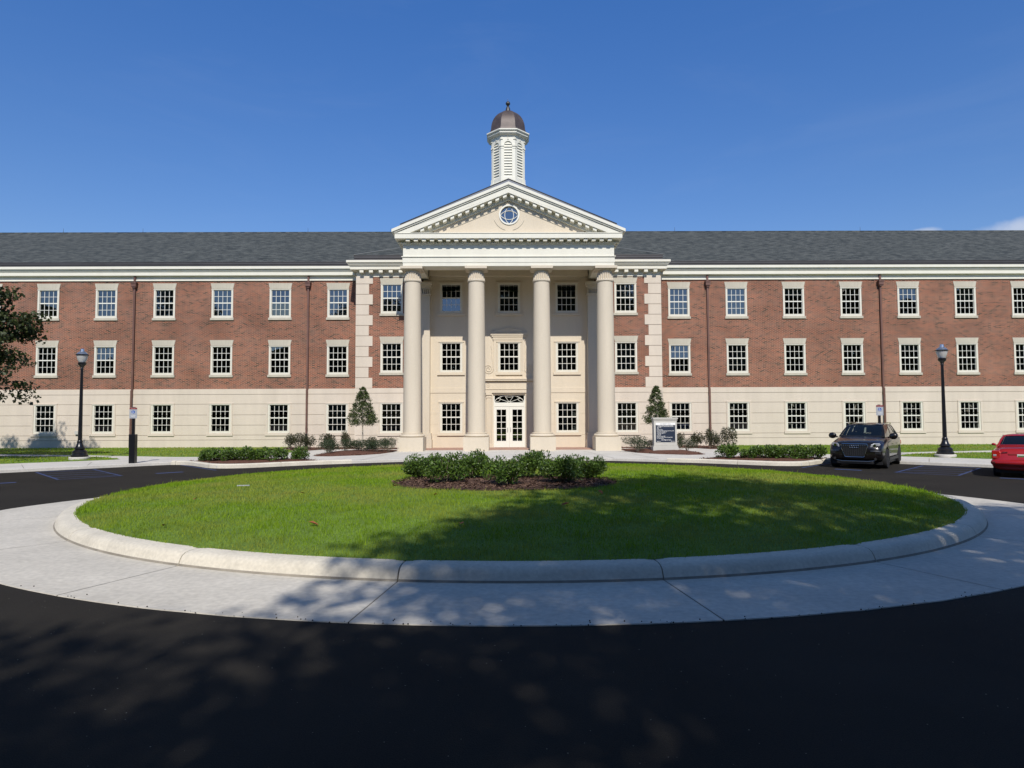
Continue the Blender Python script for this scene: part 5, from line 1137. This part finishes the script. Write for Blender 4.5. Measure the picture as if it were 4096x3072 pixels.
def wheel(parent, x, y, r_, wd, side):
    o = MB(); o.lathe([(r_*.60,-wd/2),(r_*.93,-wd/2),(r_,-wd/2+.035),(r_,wd/2-.035),(r_*.93,wd/2),(r_*.60,wd/2)], n=36); o.bm.transform(Matrix.Translation((x, y, r_)) @ Matrix.Rotation(R(90)*side, 4, 'Y')); t = o.build('wheel', RUBBER, parent, smooth=True)
    o = MB(); o.lathe([(r_*.64,wd/2-.06),(r_*.64,wd/2-.01),(r_*.58,wd/2-.012),(r_*.56,wd/2-.05)], n=36)
    for k in range(5):
        a = 6.283*k/5
        for da in (-.12, .12):
            p0 = (.05*math.cos(a), .05*math.sin(a), wd/2-.02); p1 = (r_*.6*math.cos(a+da), r_*.6*math.sin(a+da), wd/2-.02); o.tube([p0, p1], .022, 6)
    o.lathe([(.07,wd/2-.04),(.07,wd/2-.005),(.02,wd/2)], n=16); o.bm.transform(Matrix.Translation((x, y, r_)) @ Matrix.Rotation(R(90)*side, 4, 'Y')); o.build('rim', SILVER, t, smooth=True)
    o = MB(); o.lathe([(r_*.60,0),(r_*.60,wd/2-.055)], n=24); o.bm.transform(Matrix.Translation((x, y, r_)) @ Matrix.Rotation(R(90)*side, 4, 'Y')); o.build('brake_disc', CARDARK, t)

# dark brown sport utility, nose towards the viewer (local -Y is the nose)
SU = empty('parked_car', (14.12, 25.72, .0), 0); SU.scale = (.965, .965, .965); SU.rotation_euler.z = -R(39); tag(SU, 'dark brown sport utility car with a chrome grille parked nose out in the right bay', 'car', 'parked cars')
st = [(-2.36,.55,.42,.66,.78,.36),(-2.32,.80,.36,.76,.92,.52),(-2.18,.92,.31,.86,1.02,.62),(-1.9,.955,.28,.95,1.09,.70),(-1.4,.965,.22,1.02,1.16,.76),(-.95,.965,.22,1.08,1.22,.80),(-.3,.965,.22,1.10,1.18,.86),(.6,.965,.22,1.10,1.17,.86),(1.5,.965,.22,1.11,1.18,.86),(2.05,.94,.24,1.12,1.17,.82),(2.32,.88,.34,1.08,1.13,.76),(2.40,.70,.45,.98,1.04,.6)]
car_body(st, 'body', SUVPAINT, SU, (-1.45, 1.45), .375)
cabin(SU, (.83,-1.02,1.17,.84,2.22,1.14), (.63,-.18,1.66,.61,1.74,1.66), SUVPAINT, dict(f=(.05,.05,.05,.05), r=(.10,.10,.12,.10), s=(.14,.07,.06,.13), sp=((.40,.43),(.70,.74))))
for x, y, sd_ in ((-.845,-1.45,-1),(.845,-1.45,1),(-.83,1.45,-1),(.83,1.45,1)): wheel(SU, x, y, .375, .27, sd_)
b = MB(); pl = [(-.43,.95),(.43,.95),(.455,.88),(.35,.49),(.30,.455),(-.30,.455),(-.35,.49),(-.455,.88)]; b.prism(pl, -2.385, -2.20); gr = b.build('grille', CARDARK, SU, bevel=.02)
b = MB(); b.tube([(x, -2.39, z) for x, z in pl], .014, 8, closed=True); b.build('grille_surround', CHROME, gr, smooth=True)
b = MB()
for k in range(11): x = -.36+k*.072; b.box(x-.008, x+.008, -2.395, -2.38, .49+abs(x)*.15, .93)
b.build('grille_bars', mat('grille_bar', (.05,.05,.052), .35, metal=.5), gr)
b = MB()
for k in range(11):
    x = -.37+k*.074; bmesh.ops.create_icosphere(b.bm, subdivisions=1, radius=.020, matrix=Matrix.Translation((x, -2.398, .885)))
b.build('grille_glints', CHROME, gr, smooth=True)  # bright chrome beads standing in for dotted highlights along the grille top
b = MB()
for k in range(4): c0 = -.12+k*.08; b.tube([(c0+.046*math.cos(2*math.pi*i/18), -2.405, .855+.046*math.sin(2*math.pi*i/18)) for i in range(18)], .009, 6, closed=True)
b.build('ring_emblem', CHROME, gr, smooth=True)
for sg in (-1, 1):
    b = MB(); pl = [(sg*.56,.93),(sg*.66,.975),(sg*.82,.985),(sg*.86,.93),(sg*.80,.86),(sg*.64,.82),(sg*.53,.83)]
    pa = [b.bm.verts.new((x, -2.335+(abs(x)-.53)*.60, z)) for x, z in pl]; pb = [b.bm.verts.new((x*.95, -2.12+(abs(x)-.53)*.5, z)) for x, z in pl]
    b.bm.faces.new(pa); b.bm.faces.new(pb[::-1])
    for i in range(len(pl)): b.bm.faces.new((pa[i], pb[i], pb[(i+1) % 7], pa[(i+1) % 7]))
    h = b.build('headlight', LIGHTCLEAR, SU, bevel=.012)
    b = MB()
    for cx0 in (.68, .80): b.lathe([(.0,-.01),(.045,.0),(.05,.03)], n=14); 
    b.bm.transform(Matrix.Translation((sg*.68, -2.27, .90)) @ Matrix.Rotation(R(90), 4, 'X')); b.build('reflector', CHROME, h, smooth=True)
    b = MB(); b.box(*sorted((sg*.55, sg*.86)), -2.33, -2.10, .56, .68); b.bm.transform(Matrix.Rotation(0, 4, 'Z')); f_ = b.build('air_intake', CARDARK, SU, bevel=.02)
    b = MB(); b.tube([(sg*.54,-2.37,.69),(sg*.72,-2.335,.69),(sg*.88,-2.22,.69)], .009, 6); b.build('intake_trim', CHROME, f_, smooth=True)
    b = MB(); b.lathe([(.0,0),(.042,.0),(.046,.04)], n=16); b.bm.transform(Matrix.Translation((sg*.70, -2.305, .39)) @ Matrix.Rotation(R(90), 4, 'X')); b.build('fog_lamp', MATS['grille_bar'], SU, smooth=True)
    b = MB(); b.tube([(sg*.90,-.80,1.17),(sg*1.0,-.82,1.18)], .03, 6); q = bmesh.ops.create_uvsphere(b.bm, u_segments=16, v_segments=10, radius=1, matrix=Matrix.Translation((sg*1.09,-.84,1.22)) @ Matrix.Diagonal((.15,.085,.125,1))); b.build('mirror', SUVPAINT, SU, smooth=True)
    b = MB(); b.tube([(sg*.64,-.10,1.67),(sg*.66,.1,1.725),(sg*.655,1.3,1.725),(sg*.62,1.65,1.67)], .02, 6); b.build('roof_rail', CHROME, SU, smooth=True)
    b = MB(); b.box(*sorted((sg*.958, sg*.975)), -1.0, 1.0, .28, .40); b.build('side_sill', CARDARK, SU, bevel=.01)
    b = MB(); 
    for y in (-.15, .85): b.box(*sorted((sg*.965, sg*.985)), y-.10, y+.10, .88, .91)
    b.build('door_handle', CHROME, SU, bevel=.005)
    b = MB(); b.box(*sorted((sg*.62, sg*.9)), 2.25, 2.40, .80, .98); b.build('tail_light', TAILRED, SU, bevel=.02)
b = MB(); b.tube([(-.70,-2.30,.33),(-.45,-2.375,.30),(.45,-2.375,.30),(.70,-2.30,.33)], .010, 6); b.build('skid_trim', CHROME, SU, smooth=True)
b = MB(); b.box(-.62, .62, -2.33, -2.0, .19, .30); b.build('lower_grille', CARDARK, SU, bevel=.02)
b = MB(); b.box(-.80, .80, -.95, 2.0, 1.185, 1.205); b.box(-.80, .80, -.98, -.55, 1.17, 1.225); b.build('dashboard', SEAT, SU)
for x in (-.38, .38):
    b = MB(); b.box(x-.24, x+.24, .15, .30, 1.15, 1.34); b.box(x-.13, x+.13, .19, .28, 1.37, 1.55); b.build('seat', SEAT, SU, bevel=.03)
b = MB(); b.face([(.0,-.50,1.34),(.08,-.50,1.34),(.07,-.36,1.54),(.01,-.36,1.54)]); b.build('placard', PLATEW, SU)
b = MB(); b.box(-.86, .86, -2.0, 2.0, .16, .26); b.build('underbody', CARDARK, SU)

# red saloon, tail towards the viewer (local -Y is the tail)
RC = empty('parked_car', (17.12, 21.65, .0), 0); RC.scale = (.94, .94, .94); RC.rotation_euler.z = -R(39); tag(RC, 'red saloon car seen from behind, cut off by the right edge', 'car', 'parked cars')
st = [(-2.16,.66,.36,.52,.60,.50),(-2.12,.80,.28,.55,.66,.62),(-2.03,.845,.24,.60,.93,.64),(-1.85,.85,.23,.80,1.00,.68),(-1.45,.85,.2,.88,1.0,.72),(-1.0,.85,.2,.90,.98,.74),(.2,.85,.2,.88,.95,.74),(.9,.85,.2,.86,.93,.72),(1.5,.84,.2,.80,.86,.68),(1.95,.80,.24,.68,.74,.58),(2.15,.60,.34,.55,.62,.42)]
car_body(st, 'body', REDPAINT, RC, (-1.28, 1.30), .30)
cabin(RC, (.735,-1.42,.975,.74,.86,.93), (.54,-.72,1.37,.56,.15,1.37), REDPAINT, dict(f=(.05,.05,.05,.08), r=(.06,.06,.06,.06), s=(.20,.14,.06,.10), sp=((.46,.49),)))
for x, y, sd_ in ((-.73,-1.28,-1),(.73,-1.28,1),(-.73,1.30,-1),(.73,1.30,1)): wheel(RC, x, y, .30, .19, sd_)
b = MB(); b.tube([(-.80,-2.05,.50),(-.72,-2.17,.50),(0,-2.22,.50),(.72,-2.17,.50),(.80,-2.05,.50)], .085, 10); b.build('bumper', REDPAINT, RC, smooth=True)
b = MB(); b.tube([(-.66,-1.86,.99),(-.62,-1.90,1.06),(0,-1.95,1.075),(.62,-1.90,1.06),(.66,-1.86,.99)], .028, 8); b.build('boot_spoiler', REDPAINT, RC, smooth=True)
for sg in (-1, 1):
    b = MB(); b.box(*sorted((sg*.60, sg*.835)), -2.105, -1.93, .62, .90); t_ = b.build('tail_light', TAILRED, RC, bevel=.03)
    b = MB(); b.box(*sorted((sg*.70, sg*.80)), -2.112, -2.0, .70, .77); b.build('reversing_light', LIGHTCLEAR, t_, bevel=.015)
    b = MB(); b.tube([(sg*.78,.78,.95),(sg*.86,.76,.99)], .02, 6); bmesh.ops.create_uvsphere(b.bm, u_segments=14, v_segments=8, radius=1, matrix=Matrix.Translation((sg*.88,.75,1.0)) @ Matrix.Diagonal((.07,.05,.05,1))); b.build('mirror', REDPAINT, RC, smooth=True)
b = MB(); b.box(-.40, .40, -2.095, -1.95, .62, .80); rp = b.build('plate_recess', mat('plate_recess', (.20,.008,.008), .5), RC, bevel=.02)
b = MB(); b.box(-.155, .155, -2.112, -2.09, .635, .785); lp = b.build('licence_plate', PLATEW, RC, bevel=.004)
b = MB(); b.box(-.14, .14, -2.115, -2.112, .675, .745); b.build('green_band', PLATEG, lp)
b = MB(); b.box(-.14, .14, -2.115, -2.112, .648, .672); b.build('blue_band', PLATEB, lp)
b = MB(); b.box(-.56, -.40, -2.09, -2.07, .835, .855); b.build('boot_lettering_strip', CHROME, RC)
b = MB(); b.box(-.72, .72, -1.3, 1.0, .965, .985); b.build('interior_shelf', SEAT, RC)
for x in (-.34, .34):
    b = MB(); b.box(x-.2, x+.2, -.25, -.12, .95, 1.12); b.box(x-.11, x+.11, -.22, -.14, 1.14, 1.27); b.build('seat', SEAT, RC, bevel=.03)
b = MB(); b.box(-.74, .74, -1.9, 1.8, .15, .25); b.build('underbody', CARDARK, RC)
